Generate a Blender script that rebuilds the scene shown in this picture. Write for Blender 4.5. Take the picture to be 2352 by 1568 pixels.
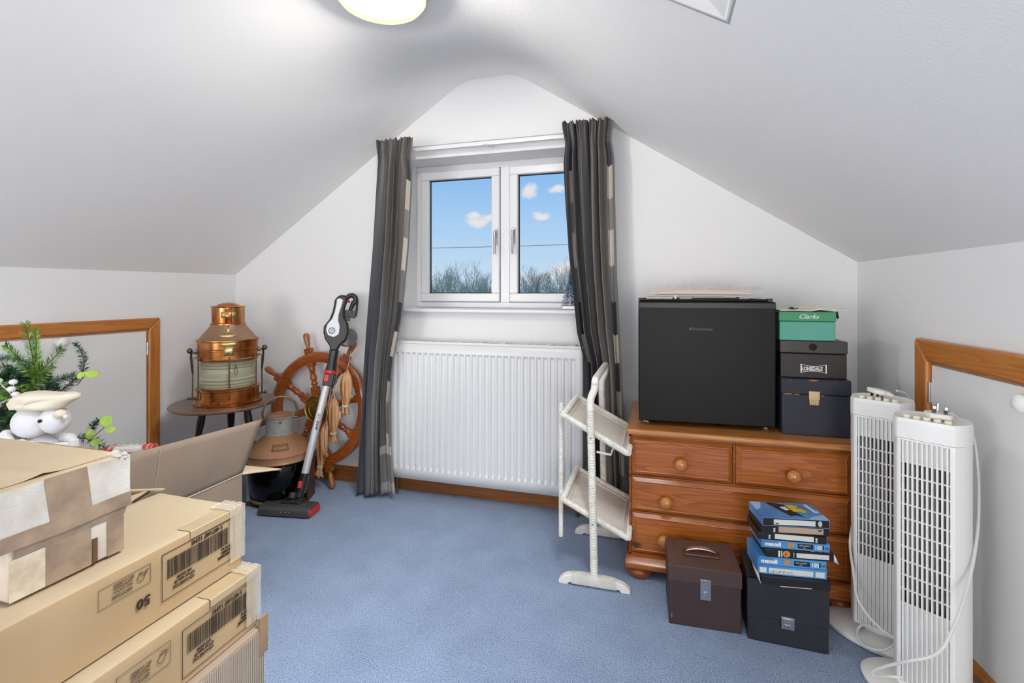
import bpy, math, random
from mathutils import Matrix, Vector, noise
random.seed(7)
for o in list(bpy.data.objects): bpy.data.objects.remove(o)
PI = math.pi
scn = bpy.context.scene
COL = scn.collection
# ------------------------------------------------------------------ camera
cam = bpy.data.cameras.new('camera'); camo = bpy.data.objects.new('camera', cam); COL.objects.link(camo)
cam.sensor_width = 36; cam.lens = 36*1130/2352; cam.shift_y = -116/2352
YAW = math.atan2(1130, 3850)
camo.location = (0, 0, 1.0); camo.rotation_euler = (PI/2, 0, YAW)
cam.clip_start = 0.02; cam.clip_end = 500
scn.camera = camo
# ------------------------------------------------------------------ exposure
scn.view_settings.view_transform = 'Standard'; scn.view_settings.look = 'None'
scn.view_settings.gamma = 1; scn.view_settings.use_curve_mapping = False
scn.view_settings.exposure = 0.0
# ------------------------------------------------------------------ sky
def lin(h):
    if isinstance(h, str): h = [int(h[i:i+2], 16) for i in (0, 2, 4)]
    return tuple(((c/255)/12.92 if c/255 <= .04045 else ((c/255+.055)/1.055)**2.4) for c in h)+(1,)
world = bpy.data.worlds.new('sky'); scn.world = world; world.use_nodes = True
wn = world.node_tree; wn.nodes.clear()
def N(t, ty, **k):
    n = t.nodes.new(ty)
    for a, b in k.items(): setattr(n, a, b)
    return n
def ramp(t, stops, fac, interp='LINEAR'):
    r = N(t, 'ShaderNodeValToRGB'); r.color_ramp.interpolation = interp
    e = r.color_ramp.elements
    while len(e) < len(stops): e.new(.5)
    for i, (p, c) in enumerate(stops): e[i].position = p; e[i].color = c if len(c) == 4 else (*c, 1)
    t.links.new(fac, r.inputs[0]); return r
tc = N(wn, 'ShaderNodeTexCoord'); sx = N(wn, 'ShaderNodeSeparateXYZ'); wn.links.new(tc.outputs['Generated'], sx.inputs[0])
gr = ramp(wn, [(0, lin('d6e7f6')), (.06, lin('c4ddf5')), (.14, lin('aed3f6')), (.26, lin('86bbf0')), (1, lin('4f8edb'))], sx.outputs[2])
dn = N(wn, 'ShaderNodeTexNoise'); dn.inputs['Scale'].default_value = 26; dn.inputs['Detail'].default_value = 5; dn.inputs['Roughness'].default_value = .6
wn.links.new(tc.outputs['Generated'], dn.inputs[0])
dm = N(wn, 'ShaderNodeVectorMath', operation='MULTIPLY_ADD'); wn.links.new(dn.outputs['Color'], dm.inputs[0]); dm.inputs[1].default_value = (.05, .05, .034); wn.links.new(tc.outputs['Generated'], dm.inputs[2])
puffs = [(-.344, .930, .137, .026, .012), (-.350, .930, .150, .018, .009), (-.325, .935, .146, .020, .010), (-.240, .950, .199, .018, .017), (-.185, .960, .203, .026, .009), (-.222, .962, .152, .020, .009), (-.165, .985, .045, .050, .020), (-.215, .975, .028, .060, .010)]
_r = random.Random(11)
for k in range(34):
    az = _r.uniform(.35, 6.0)+PI/2+.25; el = _r.uniform(.03, .8); puffs.append((math.cos(az)*math.cos(el), math.sin(az)*math.cos(el), math.sin(el), _r.uniform(.04, .12), _r.uniform(.015, .04)))
acc = None
for (cx_, cy_, cz_, wx_, wz_) in puffs:
    su = N(wn, 'ShaderNodeVectorMath', operation='SUBTRACT'); wn.links.new(dm.outputs[0], su.inputs[0]); su.inputs[1].default_value = (cx_+.025, cy_+.025, cz_+.017)
    sc_ = N(wn, 'ShaderNodeVectorMath', operation='DIVIDE'); wn.links.new(su.outputs[0], sc_.inputs[0]); sc_.inputs[1].default_value = (wx_, wx_*2.2, wz_)
    le = N(wn, 'ShaderNodeVectorMath', operation='LENGTH'); wn.links.new(sc_.outputs[0], le.inputs[0])
    if acc is None: acc = le.outputs['Value']
    else:
        mi_ = N(wn, 'ShaderNodeMath', operation='MINIMUM'); wn.links.new(acc, mi_.inputs[0]); wn.links.new(le.outputs['Value'], mi_.inputs[1]); acc = mi_.outputs[0]
cr = ramp(wn, [(0, (1, 1, 1)), (.45, (.85, .85, .85)), (.8, (.35, .35, .35)), (1, (0, 0, 0))], acc)
mx = N(wn, 'ShaderNodeMix', data_type='RGBA'); wn.links.new(cr.outputs[0], mx.inputs[0]); wn.links.new(gr.outputs[0], mx.inputs[6])
mx.inputs[7].default_value = lin('f6ece8')
bg = N(wn, 'ShaderNodeBackground'); wn.links.new(mx.outputs[2], bg.inputs[0]); bg.inputs[1].default_value = 1.0
wo = N(wn, 'ShaderNodeOutputWorld'); wn.links.new(bg.outputs[0], wo.inputs[0])
# ------------------------------------------------------------------ lights
def area(name, loc, target, sx_, sy_, power, col=(1, 1, 1)):
    l = bpy.data.lights.new(name, 'AREA'); l.shape = 'RECTANGLE'; l.size = sx_; l.size_y = sy_; l.energy = power; l.color = col
    o = bpy.data.objects.new(name, l); COL.objects.link(o); o.location = loc
    o.rotation_euler = (Vector(target)-Vector(loc)).to_track_quat('-Z', 'Y').to_euler(); return o
def point(name, loc, r, power, col):
    l = bpy.data.lights.new(name, 'POINT'); l.shadow_soft_size = r; l.energy = power; l.color = col
    o = bpy.data.objects.new(name, l); COL.objects.link(o); o.location = loc; return o
sl = bpy.data.lights.new('sun', 'SUN'); sl.energy = 2.2; sl.angle = .01; sl.color = (1, .95, .86); so = bpy.data.objects.new('sun', sl); COL.objects.link(so)
so.rotation_euler = Vector((.78, .52, -.34)).to_track_quat('-Z', 'Y').to_euler()
area('skylight_daylight', (.60, .40, 2.7), (-.05, .85, 1.6), 1.3, 1.3, 360, (1, .99, .97))
area('rear_left_fill', (-2.05, -1.55, .75), (.75, 1.1, 1.15), 1.0, 1.0, 29.5, (1, .985, .955))  # added fill lamp without a real source, aimed at the right wall
area('rear_right_fill', (.60, -1.55, .75), (-2.3, 1.1, 1.15), 1.0, 1.0, 28.5, (1, .985, .955))  # added fill lamp, no window stands here; brightens the left wall
point('ceiling_bulb', (-.765, 1.26, 1.840), .022, 37.5, (1, .965, .94))

# ------------------------------------------------------------------ mesh helpers
MATS = {}
def bsdf(name):
    m = bpy.data.materials.new(name); m.use_nodes = True; t = m.node_tree; b = t.nodes['Principled BSDF']; return m, t, b
def M(name, col, rough=.5, metal=0, col2=None, nscale=10, ndet=4, stretch=(1, 1, 1), bump=0, bscale=200, contrast=(.35, .65), coat=0, spec=.5, rvar=0, bstretch=None):
    if name in MATS: return MATS[name]
    m, t, b = bsdf(name); b.inputs['Roughness'].default_value = rough; b.inputs['Metallic'].default_value = metal
    b.inputs['Specular IOR Level'].default_value = spec
    b.inputs['Base Color'].default_value = lin(col)
    if coat: b.inputs['Coat Weight'].default_value = coat; b.inputs['Coat Roughness'].default_value = .12
    tcn = N(t, 'ShaderNodeTexCoord')
    if col2:
        mpn = N(t, 'ShaderNodeMapping'); mpn.inputs['Scale'].default_value = stretch; t.links.new(tcn.outputs['Object'], mpn.inputs[0])
        nn = N(t, 'ShaderNodeTexNoise'); nn.inputs['Scale'].default_value = nscale; nn.inputs['Detail'].default_value = ndet
        t.links.new(mpn.outputs[0], nn.inputs[0])
        r = ramp(t, [(contrast[0], lin(col)), (contrast[1], lin(col2))], nn.outputs[0]); t.links.new(r.outputs[0], b.inputs['Base Color'])
        if rvar:
            mr = N(t, 'ShaderNodeMapRange'); mr.inputs[3].default_value = rough-rvar; mr.inputs[4].default_value = rough+rvar
            t.links.new(nn.outputs[0], mr.inputs[0]); t.links.new(mr.outputs[0], b.inputs['Roughness'])
    if bump:
        n2 = N(t, 'ShaderNodeTexNoise'); n2.inputs['Scale'].default_value = bscale; n2.inputs['Detail'].default_value = 3
        src = tcn.outputs['Object']
        if bstretch:
            m2 = N(t, 'ShaderNodeMapping'); m2.inputs['Scale'].default_value = bstretch; t.links.new(src, m2.inputs[0]); src = m2.outputs[0]
        t.links.new(src, n2.inputs[0])
        bp = N(t, 'ShaderNodeBump'); bp.inputs['Strength'].default_value = bump; bp.inputs['Distance'].default_value = .002
        t.links.new(n2.outputs[0], bp.inputs['Height']); t.links.new(bp.outputs[0], b.inputs['Normal'])
    MATS[name] = m; return m
def wood(name, dark, mid, light, axis='x', rough=.35, scale=1.0, coat=.3, knots=True):
    if name in MATS: return MATS[name]
    m, t, b = bsdf(name); b.inputs['Roughness'].default_value = rough; b.inputs['Coat Weight'].default_value = coat; b.inputs['Coat Roughness'].default_value = .2
    tcn = N(t, 'ShaderNodeTexCoord'); mpn = N(t, 'ShaderNodeMapping'); a = {'x': 0, 'y': 1, 'z': 2}[axis]
    s = [17*scale]*3; s[a] = 1.0*scale; mpn.inputs['Scale'].default_value = s; t.links.new(tcn.outputs['Object'], mpn.inputs[0])
    oi = N(t, 'ShaderNodeObjectInfo'); ad = N(t, 'ShaderNodeVectorMath', operation='ADD')
    t.links.new(mpn.outputs[0], ad.inputs[0])
    ml = N(t, 'ShaderNodeMath', operation='MULTIPLY'); ml.inputs[1].default_value = 30; t.links.new(oi.outputs['Random'], ml.inputs[0]); t.links.new(ml.outputs[0], ad.inputs[1])
    n1 = N(t, 'ShaderNodeTexNoise'); n1.inputs['Scale'].default_value = 1.1; n1.inputs['Detail'].default_value = 2; n1.inputs['Distortion'].default_value = .35
    t.links.new(ad.outputs[0], n1.inputs[0])
    mu = N(t, 'ShaderNodeMath', operation='MULTIPLY'); mu.inputs[1].default_value = 11; t.links.new(n1.outputs[0], mu.inputs[0])
    fr = N(t, 'ShaderNodeMath', operation='FRACT'); t.links.new(mu.outputs[0], fr.inputs[0])
    r1 = ramp(t, [(0, lin(light)), (.55, lin(mid)), (.9, lin(dark)), (1, lin(light))], fr.outputs[0])
    n2 = N(t, 'ShaderNodeTexNoise'); n2.inputs['Scale'].default_value = 10; n2.inputs['Detail'].default_value = 5; t.links.new(mpn.outputs[0], n2.inputs[0])
    r2 = ramp(t, [(.3, lin(mid)), (.7, lin(light))], n2.outputs[0])
    mxn = N(t, 'ShaderNodeMix', data_type='RGBA'); mxn.inputs[0].default_value = .5; t.links.new(r1.outputs[0], mxn.inputs[6]); t.links.new(r2.outputs[0], mxn.inputs[7])
    out = mxn.outputs[2]
    if knots:
        v = N(t, 'ShaderNodeTexVoronoi'); mk = N(t, 'ShaderNodeMapping'); ks = [7*scale]*3; ks[a] = 4*scale; mk.inputs['Scale'].default_value = ks
        t.links.new(tcn.outputs['Object'], mk.inputs[0]); t.links.new(mk.outputs[0], v.inputs[0]); v.inputs['Scale'].default_value = 1
        kr = ramp(t, [(0, (1, 1, 1)), (.06, (.8, .8, .8)), (.11, (0, 0, 0))], v.outputs[0])
        mk2 = N(t, 'ShaderNodeMix', data_type='RGBA'); t.links.new(kr.outputs[0], mk2.inputs[0]); t.links.new(out, mk2.inputs[6]); mk2.inputs[7].default_value = lin('4a2008')
        out = mk2.outputs[2]
    t.links.new(out, b.inputs['Base Color']); MATS[name] = m; return m
def emit(name, col, s=1):
    m, t, b = bsdf(name); b.inputs['Base Color'].default_value = (0, 0, 0, 1); b.inputs['Emission Color'].default_value = lin(col); b.inputs['Emission Strength'].default_value = s; return m
def clear(name, tint, gloss=.12, rough=.05):
    m, t, b = bsdf(name); t.nodes.remove(b)
    tr = N(t, 'ShaderNodeBsdfTransparent'); tr.inputs[0].default_value = lin(tint); gl = N(t, 'ShaderNodeBsdfGlossy'); gl.inputs['Roughness'].default_value = rough
    fz = N(t, 'ShaderNodeFresnel'); fz.inputs[0].default_value = 1.45; ad = N(t, 'ShaderNodeMath', operation='ADD'); ad.inputs[1].default_value = gloss-.07; ad.use_clamp = True
    t.links.new(fz.outputs[0], ad.inputs[0]); mi = N(t, 'ShaderNodeMixShader'); t.links.new(ad.outputs[0], mi.inputs[0]); t.links.new(tr.outputs[0], mi.inputs[1]); t.links.new(gl.outputs[0], mi.inputs[2])
    t.links.new(mi.outputs[0], t.nodes['Material Output'].inputs[0]); return m

class MB:
    def __init__(s, T=None): s.v = []; s.f = []; s.m = []; s.T = T; s.uv = None; s.k = 0
    def add(s, vs, fs):
        b = len(s.v)
        for p in vs:
            p = Vector(p)
            if s.T is not None: p = s.T @ p
            s.v.append(p)
        for f in fs: s.f.append([b+i for i in f]); s.m.append(s.k)
        return s
    def box(s, x0, x1, y0, y1, z0, z1):
        return s.add([(x0, y0, z0), (x1, y0, z0), (x1, y1, z0), (x0, y1, z0), (x0, y0, z1), (x1, y0, z1), (x1, y1, z1), (x0, y1, z1)],
                     [(0, 3, 2, 1), (4, 5, 6, 7), (0, 1, 5, 4), (1, 2, 6, 5), (2, 3, 7, 6), (3, 0, 4, 7)])
    def prism(s, poly, a, b, axis='z'):
        n = len(poly)
        def P(p, h): return {'z': (p[0], p[1], h), 'y': (p[0], h, p[1]), 'x': (h, p[0], p[1])}[axis]
        vs = [P(p, a) for p in poly]+[P(p, b) for p in poly]
        return s.add(vs, [tuple(range(n))[::-1], tuple(range(n, 2*n))]+[(i, (i+1) % n, n+(i+1) % n, n+i) for i in range(n)])
    def tube(s, pts, r, n=8, cap=True):
        pts = [Vector(p) for p in pts]; R = r if isinstance(r, (list, tuple)) else [r]*len(pts)
        vs = []; up = None
        for i, p in enumerate(pts):
            t = (pts[min(i+1, len(pts)-1)]-pts[max(i-1, 0)])
            t = t.normalized() if t.length > 1e-9 else Vector((0, 0, 1))
            if up is None: up = t.orthogonal().normalized()
            up = (up-t*up.dot(t)); up = up.normalized() if up.length > 1e-6 else t.orthogonal().normalized()
            w = t.cross(up)
            for k in range(n):
                a = 2*PI*k/n; vs.append(p+(up*math.cos(a)+w*math.sin(a))*R[i])
        fs = [(i*n+k, i*n+(k+1) % n, (i+1)*n+(k+1) % n, (i+1)*n+k) for i in range(len(pts)-1) for k in range(n)]
        if cap: fs += [tuple(range(n))[::-1], tuple(range((len(pts)-1)*n, len(pts)*n))]
        return s.add(vs, fs)
    def lathe(s, prof, n=32, c=(0, 0, 0), sx=1, sy=1, cap=True):
        vs = [(c[0]+r*sx*math.cos(2*PI*k/n), c[1]+r*sy*math.sin(2*PI*k/n), c[2]+z) for r, z in prof for k in range(n)]
        m = len(prof)
        fs = [(i*n+k, i*n+(k+1) % n, (i+1)*n+(k+1) % n, (i+1)*n+k) for i in range(m-1) for k in range(n)]
        if cap: fs += [tuple(range(n))[::-1], tuple(range((m-1)*n, m*n))]
        return s.add(vs, fs)
    def ball(s, c, r, n=16, m=10, sc=(1, 1, 1)):
        vs = [(c[0], c[1], c[2]-r*sc[2])]
        for i in range(1, m):
            a = -PI/2+PI*i/m
            for k in range(n): b = 2*PI*k/n; vs.append((c[0]+r*sc[0]*math.cos(a)*math.cos(b), c[1]+r*sc[1]*math.cos(a)*math.sin(b), c[2]+r*sc[2]*math.sin(a)))
        vs.append((c[0], c[1], c[2]+r*sc[2])); L = len(vs)-1
        fs = [(0, 1+(k+1) % n, 1+k) for k in range(n)]+[(1+(i-1)*n+k, 1+(i-1)*n+(k+1) % n, 1+i*n+(k+1) % n, 1+i*n+k) for i in range(1, m-1) for k in range(n)]
        fs += [(L, L-n+k, L-n+(k+1) % n) for k in range(n)]
        return s.add(vs, fs)
    def grid(s, fn, nu, nv, closed=False):
        vs = [fn(i/(nu if closed else nu-1), j/(nv-1)) for j in range(nv) for i in range(nu)]
        U = nu if closed else nu-1
        return s.add(vs, [(j*nu+i, j*nu+(i+1) % nu, (j+1)*nu+(i+1) % nu, (j+1)*nu+i) for j in range(nv-1) for i in range(U)])
ROOT = {}
def ob(name, mb, mat, parent=None, bevel=0, seg=2, smooth=35, kind=None, solid=0, sub=0, label=None):
    me = bpy.data.meshes.new(name)
    vs = mb.v
    if parent is not None and parent.name in ROOT:
        inv = ROOT[parent.name].inverted(); vs = [inv @ v for v in vs]
    me.from_pydata([tuple(v) for v in vs], [], mb.f)
    mats = mat if isinstance(mat, (list, tuple)) else [mat]
    for x in mats: me.materials.append(x)
    if len(mats) > 1: me.polygons.foreach_set('material_index', mb.m)
    me.polygons.foreach_set('use_smooth', [True]*len(me.polygons)); me.update()
    me.set_sharp_from_angle(angle=math.radians(smooth))
    o = bpy.data.objects.new(name, me); COL.objects.link(o)
    if parent is not None:
        o.parent = parent; ROOT[o.name] = ROOT.get(parent.name, Matrix.Identity(4))
    if solid:
        d = o.modifiers.new('s', 'SOLIDIFY'); d.thickness = solid; d.offset = 0
    if bevel:
        d = o.modifiers.new('b', 'BEVEL'); d.width = bevel; d.segments = seg; d.limit_method = 'ANGLE'; d.angle_limit = math.radians(40); d.harden_normals = False
    if sub:
        d = o.modifiers.new('u', 'SUBSURF'); d.levels = sub; d.render_levels = sub
    if kind: o['kind'] = kind
    if label: o['label'] = label
    return o
def tag(o, label, cat, group=None):
    o['label'] = label; o['category'] = cat
    if group: o['group'] = group
    return o
def thing(name, label, cat, loc=(0, 0, 0), rz=0, group=None):
    o = bpy.data.objects.new(name, None); COL.objects.link(o); o.location = loc; o.rotation_euler = (0, 0, rz); o.empty_display_size = .05
    ROOT[o.name] = Matrix.Translation(loc) @ Matrix.Rotation(rz, 4, 'Z')
    return tag(o, label, cat, group)
def struct(name, loc=(0, 0, 0)):
    o = bpy.data.objects.new(name, None); COL.objects.link(o); o.location = loc; ROOT[o.name] = Matrix.Translation(loc); o['kind'] = 'structure'; return o
def dup(root, loc, rz, label, group=None):
    r = root.copy(); COL.objects.link(r); r.location = loc; r.rotation_euler = (0, 0, rz); r['label'] = label
    ROOT[r.name] = Matrix.Translation(loc) @ Matrix.Rotation(rz, 4, 'Z')
    for ch in list(root.children):
        c = ch.copy(); COL.objects.link(c); c.parent = r
        for g in ch.children:
            d = g.copy(); COL.objects.link(d); d.parent = c
    return r
def text_mb(mb, s, org, right, up, size, align='LEFT', ext=.0004, bold=0, sxx=1.0, shear=0):
    cu = bpy.data.curves.new('t', 'FONT'); cu.body = s; cu.size = size; cu.align_x = align; cu.extrude = ext; cu.offset = bold; cu.resolution_u = 2; cu.shear = shear
    o = bpy.data.objects.new('t', cu); COL.objects.link(o); dg = bpy.context.evaluated_depsgraph_get()
    me = bpy.data.meshes.new_from_object(o.evaluated_get(dg))
    R = Vector(right).normalized(); U = Vector(up).normalized(); W = R.cross(U); org = Vector(org)
    mb.add([org+R*v.co.x*sxx+U*v.co.y+W*v.co.z for v in me.vertices], [tuple(p.vertices) for p in me.polygons])
    bpy.data.objects.remove(o); bpy.data.curves.remove(cu); bpy.data.meshes.remove(me)
def bz(pts, n=8):   # smooth path (Catmull-Rom)
    P = [Vector(p) for p in pts]; out = []
    for i in range(len(P)-1):
        a = P[max(i-1, 0)]; b = P[i]; c = P[i+1]; d = P[min(i+2, len(P)-1)]
        for k in range(n):
            t = k/n; out.append(.5*((2*b)+(c-a)*t+(2*a-5*b+4*c-d)*t*t+(3*b-a-3*c+d)*t**3))
    out.append(P[-1]); return out
def smooth01(t): t = max(0, min(1, t)); return t*t*(3-2*t)
def ss(a, b, t): return smooth01((t-a)/(b-a))

# ------------------------------------------------------------------ shared materials
m_wall = M('white_wall_paint', 'f0f0f1', .85, bump=.12, bscale=260, spec=.2)
m_ceil = M('white_ceiling_paint', 'f6f6f5', .9, bump=.25, bscale=160, spec=.15)
m_upvc = M('white_upvc', 'f0f0f2', .3, spec=.5)
m_gloss = M('white_gloss_paint', 'f2f2f2', .35)
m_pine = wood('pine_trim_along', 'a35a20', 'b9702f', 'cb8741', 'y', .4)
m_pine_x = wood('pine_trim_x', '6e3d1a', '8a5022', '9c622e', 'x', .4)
m_pine_z = wood('pine_trim_up', 'a35a20', 'b9702f', 'cb8741', 'z', .4)
m_chrome = M('brushed_steel', 'c6c6c8', .3, 1)
m_black = M('black_plastic', '161616', .35)
m_brass = M('aged_brass', 'b08d45', .35, 1, '8a6a2e', 30)
m_carpet, t, b = bsdf('blue_carpet')
b.inputs['Roughness'].default_value = .95; b.inputs['Specular IOR Level'].default_value = .1; b.inputs['Sheen Weight'].default_value = .25
tcn = N(t, 'ShaderNodeTexCoord')
n1 = N(t, 'ShaderNodeTexNoise'); n1.inputs['Scale'].default_value = 300; n1.inputs['Detail'].default_value = 3; t.links.new(tcn.outputs['Object'], n1.inputs[0])
r1 = ramp(t, [(.27, lin('2f3c54')), (.37, lin('7489aa')), (.50, lin('92a6c6')), (.75, lin('b9c8de'))], n1.outputs[0])
n3 = N(t, 'ShaderNodeTexNoise'); n3.inputs['Scale'].default_value = 7; n3.inputs['Detail'].default_value = 4; t.links.new(tcn.outputs['Object'], n3.inputs[0])
r3 = ramp(t, [(.35, (.86, .86, .88, 1)), (.65, (1, 1, 1, 1))], n3.outputs[0])
mm = N(t, 'ShaderNodeMix', data_type='RGBA', blend_type='MULTIPLY'); mm.inputs[0].default_value = 1; t.links.new(r1.outputs[0], mm.inputs[6]); t.links.new(r3.outputs[0], mm.inputs[7])
t.links.new(mm.outputs[2], b.inputs['Base Color'])
n2 = N(t, 'ShaderNodeTexNoise'); n2.inputs['Scale'].default_value = 260; n2.inputs['Detail'].default_value = 3; t.links.new(tcn.outputs['Object'], n2.inputs[0])
n4 = N(t, 'ShaderNodeTexNoise'); n4.inputs['Scale'].default_value = 60; n4.inputs['Detail'].default_value = 2; t.links.new(tcn.outputs['Object'], n4.inputs[0])
ad = N(t, 'ShaderNodeMath', operation='ADD'); t.links.new(n2.outputs[0], ad.inputs[0]); t.links.new(n4.outputs[0], ad.inputs[1])
bp = N(t, 'ShaderNodeBump'); bp.inputs['Strength'].default_value = .9; bp.inputs['Distance'].default_value = .006
t.links.new(ad.outputs[0], bp.inputs['Height']); t.links.new(bp.outputs[0], b.inputs['Normal'])

# ------------------------------------------------------------------ room shell
YB, YF = 2.25, -1.95
def XL(y): return -2.305-.0736*(2.25-y)
def XR(y): return .762+.056*(2.25-y)
def smin(a, b, k):
    h = max(k-abs(a-b), 0)/k; return min(a, b)-h*h*k*.25
def ceil_z(x, y):
    xl, xr = XL(y), XR(y)
    zl = 1.092+(2.041-1.092)/(-.896-xl)*(x-xl)
    zr = 1.1136+(2.025-1.1136)/(xr+.63)*(xr-x)
    w = ss(1.42, 2.42, y); top = 1.874+w*.172
    k = .13*(1-ss(1.7, 2.25, y))+.03
    return smin(smin(zl, zr, k), top, k)
SX0, SX1, SY0, SY1 = -.30, .137, .48, 1.078
xs = [-2.55+i*.05 for i in range(0, 44)]
xs = sorted(set([round(x, 4) for x in xs if x < -.36]+[round(SX0+i*(SX1-SX0)/9, 4) for i in range(10)]+[.18, .24, .30, .38, .46, .54, .62, .70]))
ys = sorted(set([round(YF+i*.12, 4) for i in range(19)]+[round(SY0+i*(SY1-SY0)/8, 4) for i in range(9)]+[round(1.078+i*(2.25-1.078)/28, 4) for i in range(29)]))
ys = [y for y in ys if y <= YB]; 
mb = MB(); NX = len(xs)+2; vs = []; fs = []
for y in ys:
    xl, xr = XL(y), XR(y); n = len(xs)
    row = [xl]+[xl+(xs[i]-(-2.6))*1.0 if False else x for i, x in enumerate(xs)]+[xr]
    # keep columns inside the walls
    row = [xl]+[max(x, xl+.002*(i+1)) for i, x in enumerate(xs)]+[xr]
    for x in row: vs.append((x, y, ceil_z(x, y)))
for j in range(len(ys)-1):
    for i in range(NX-1):
        if i > 0 and i < NX-1:
            xa, xb = vs[j*NX+i][0], vs[j*NX+i+1][0]
            if xa > SX0-.001 and xb < SX1+.001 and ys[j] > SY0-.001 and ys[j+1] < SY1+.001: continue
        fs.append((j*NX+i, j*NX+i+1, (j+1)*NX+i+1, (j+1)*NX+i))
mb.add(vs, fs); ceiling = ob('ceiling', mb, m_ceil, kind='structure', smooth=60)
# floor
mb = MB(); mb.grid(lambda u, v: (-2.75+u*4.0, YF-.1+v*4.5, 0), 41, 46); floor = ob('floor', mb, m_carpet, kind='structure', solid=0)
# side walls
mb = MB(); mb.add([(XL(YF), YF, 0), (XL(YB), YB, 0), (XL(YB), YB, 1.092), (XL(YF), YF, 1.092), (XL(YF)-.1, YF, 0), (XL(YB)-.1, YB, 0), (XL(YB)-.1, YB, 1.092), (XL(YF)-.1, YF, 1.092)], [(0, 1, 2, 3), (7, 6, 5, 4), (3, 2, 6, 7), (0, 4, 5, 1), (1, 5, 6, 2), (0, 3, 7, 4)])
ob('wall_left', mb, m_wall, kind='structure')
mb = MB(); mb.add([(XR(YF), YF, 0), (XR(YB), YB, 0), (XR(YB), YB, 1.1136), (XR(YF), YF, 1.1136), (XR(YF)+.1, YF, 0), (XR(YB)+.1, YB, 0), (XR(YB)+.1, YB, 1.1136), (XR(YF)+.1, YF, 1.1136)], [(3, 2, 1, 0), (4, 5, 6, 7), (7, 6, 2, 3), (1, 5, 4, 0), (2, 6, 5, 1), (4, 7, 3, 0)])
ob('wall_right', mb, m_wall, kind='structure')
# gable wall with window opening
OX0, OX1, OZ0, OZ1 = -1.24, -.242, .895, 1.664
WT = .24
mb = MB()
gx = sorted(set([-2.305, .762, OX0, OX1]+[-2.305+i*(OX0+2.305)/22 for i in range(23)]+[OX0+i*(OX1-OX0)/24 for i in range(25)]+[OX1+i*(.762-OX1)/20 for i in range(21)]))
def front(x0, x1, za0, za1, zb0, zb1, y, flip=False):
    f = (0, 1, 2, 3); mb.add([(x0, y, za0), (x1, y, zb0), (x1, y, zb1), (x0, y, za1)], [f[::-1] if flip else f])
for a, c in zip(gx[:-1], gx[1:]):
    if c-a < 1e-6: continue
    za, zb = ceil_z(a, YB)+.004, ceil_z(c, YB)+.004
    for y, fl in ((YB, False), (YB+WT, True)):
        if a >= OX0-1e-6 and c <= OX1+1e-6:
            front(a, c, 0, OZ0, 0, OZ0, y, fl); front(a, c, OZ1, za, OZ1, zb, y, fl)
        else: front(a, c, 0, za, 0, zb, y, fl)
    mb.add([(a, YB, za), (c, YB, zb), (c, YB+WT, zb), (a, YB+WT, za)], [(0, 1, 2, 3)])
y0, y1 = YB, YB+WT
mb.add([(OX0, y0, OZ0), (OX0, y0, OZ1), (OX0, y1, OZ1), (OX0, y1, OZ0)], [(0, 1, 2, 3)])
mb.add([(OX1, y0, OZ0), (OX1, y0, OZ1), (OX1, y1, OZ1), (OX1, y1, OZ0)], [(3, 2, 1, 0)])
mb.add([(OX0, y0, OZ1), (OX1, y0, OZ1), (OX1, y1, OZ1), (OX0, y1, OZ1)], [(0, 1, 2, 3)])
mb.add([(OX0, y0, OZ0), (OX1, y0, OZ0), (OX1, y1, OZ0), (OX0, y1, OZ0)], [(3, 2, 1, 0)])
ob('wall_back', mb, m_wall, kind='structure', smooth=20)
# wall behind the camera
mb = MB(); n = 40
for i in range(n):
    a = XL(YF)+i*(XR(YF)-XL(YF))/n; c = XL(YF)+(i+1)*(XR(YF)-XL(YF))/n
    mb.add([(a, YF, 0), (c, YF, 0), (c, YF, ceil_z(c, YF)+.004), (a, YF, ceil_z(a, YF)+.004)], [(3, 2, 1, 0)])
ob('wall_front', mb, m_wall, kind='structure', solid=.05)
# skylight shaft and rooflight
nrm = Vector((.548, 0, .837))
def cz(x, y): return Vector((x, y, ceil_z(x, y)))
c4 = [cz(SX0, SY0), cz(SX1, SY0), cz(SX1, SY1), cz(SX0, SY1)]
t4 = [p+nrm*.22 for p in c4]
mb = MB(); mb.add(c4+t4, [(0, 1, 5, 4), (1, 2, 6, 5), (2, 3, 7, 6), (3, 0, 4, 7)])
win2 = struct('window_2', tuple(c4[2]))
ob('skylight_reveal', mb, M('reveal_white', 'f7f7f7', .6), win2, solid=.02)
mb = MB()
for i in range(4): mb.tube([t4[i], t4[(i+1) % 4]], .022, 4)
ob('window_frame', mb, m_gloss, win2)
mb = MB(); mb.add([p+nrm*.005 for p in t4], [(0, 1, 2, 3)]); ob('pane', mb, clear('skylight_glass', 'f4f8fa', .06), win2, solid=.004)

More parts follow.
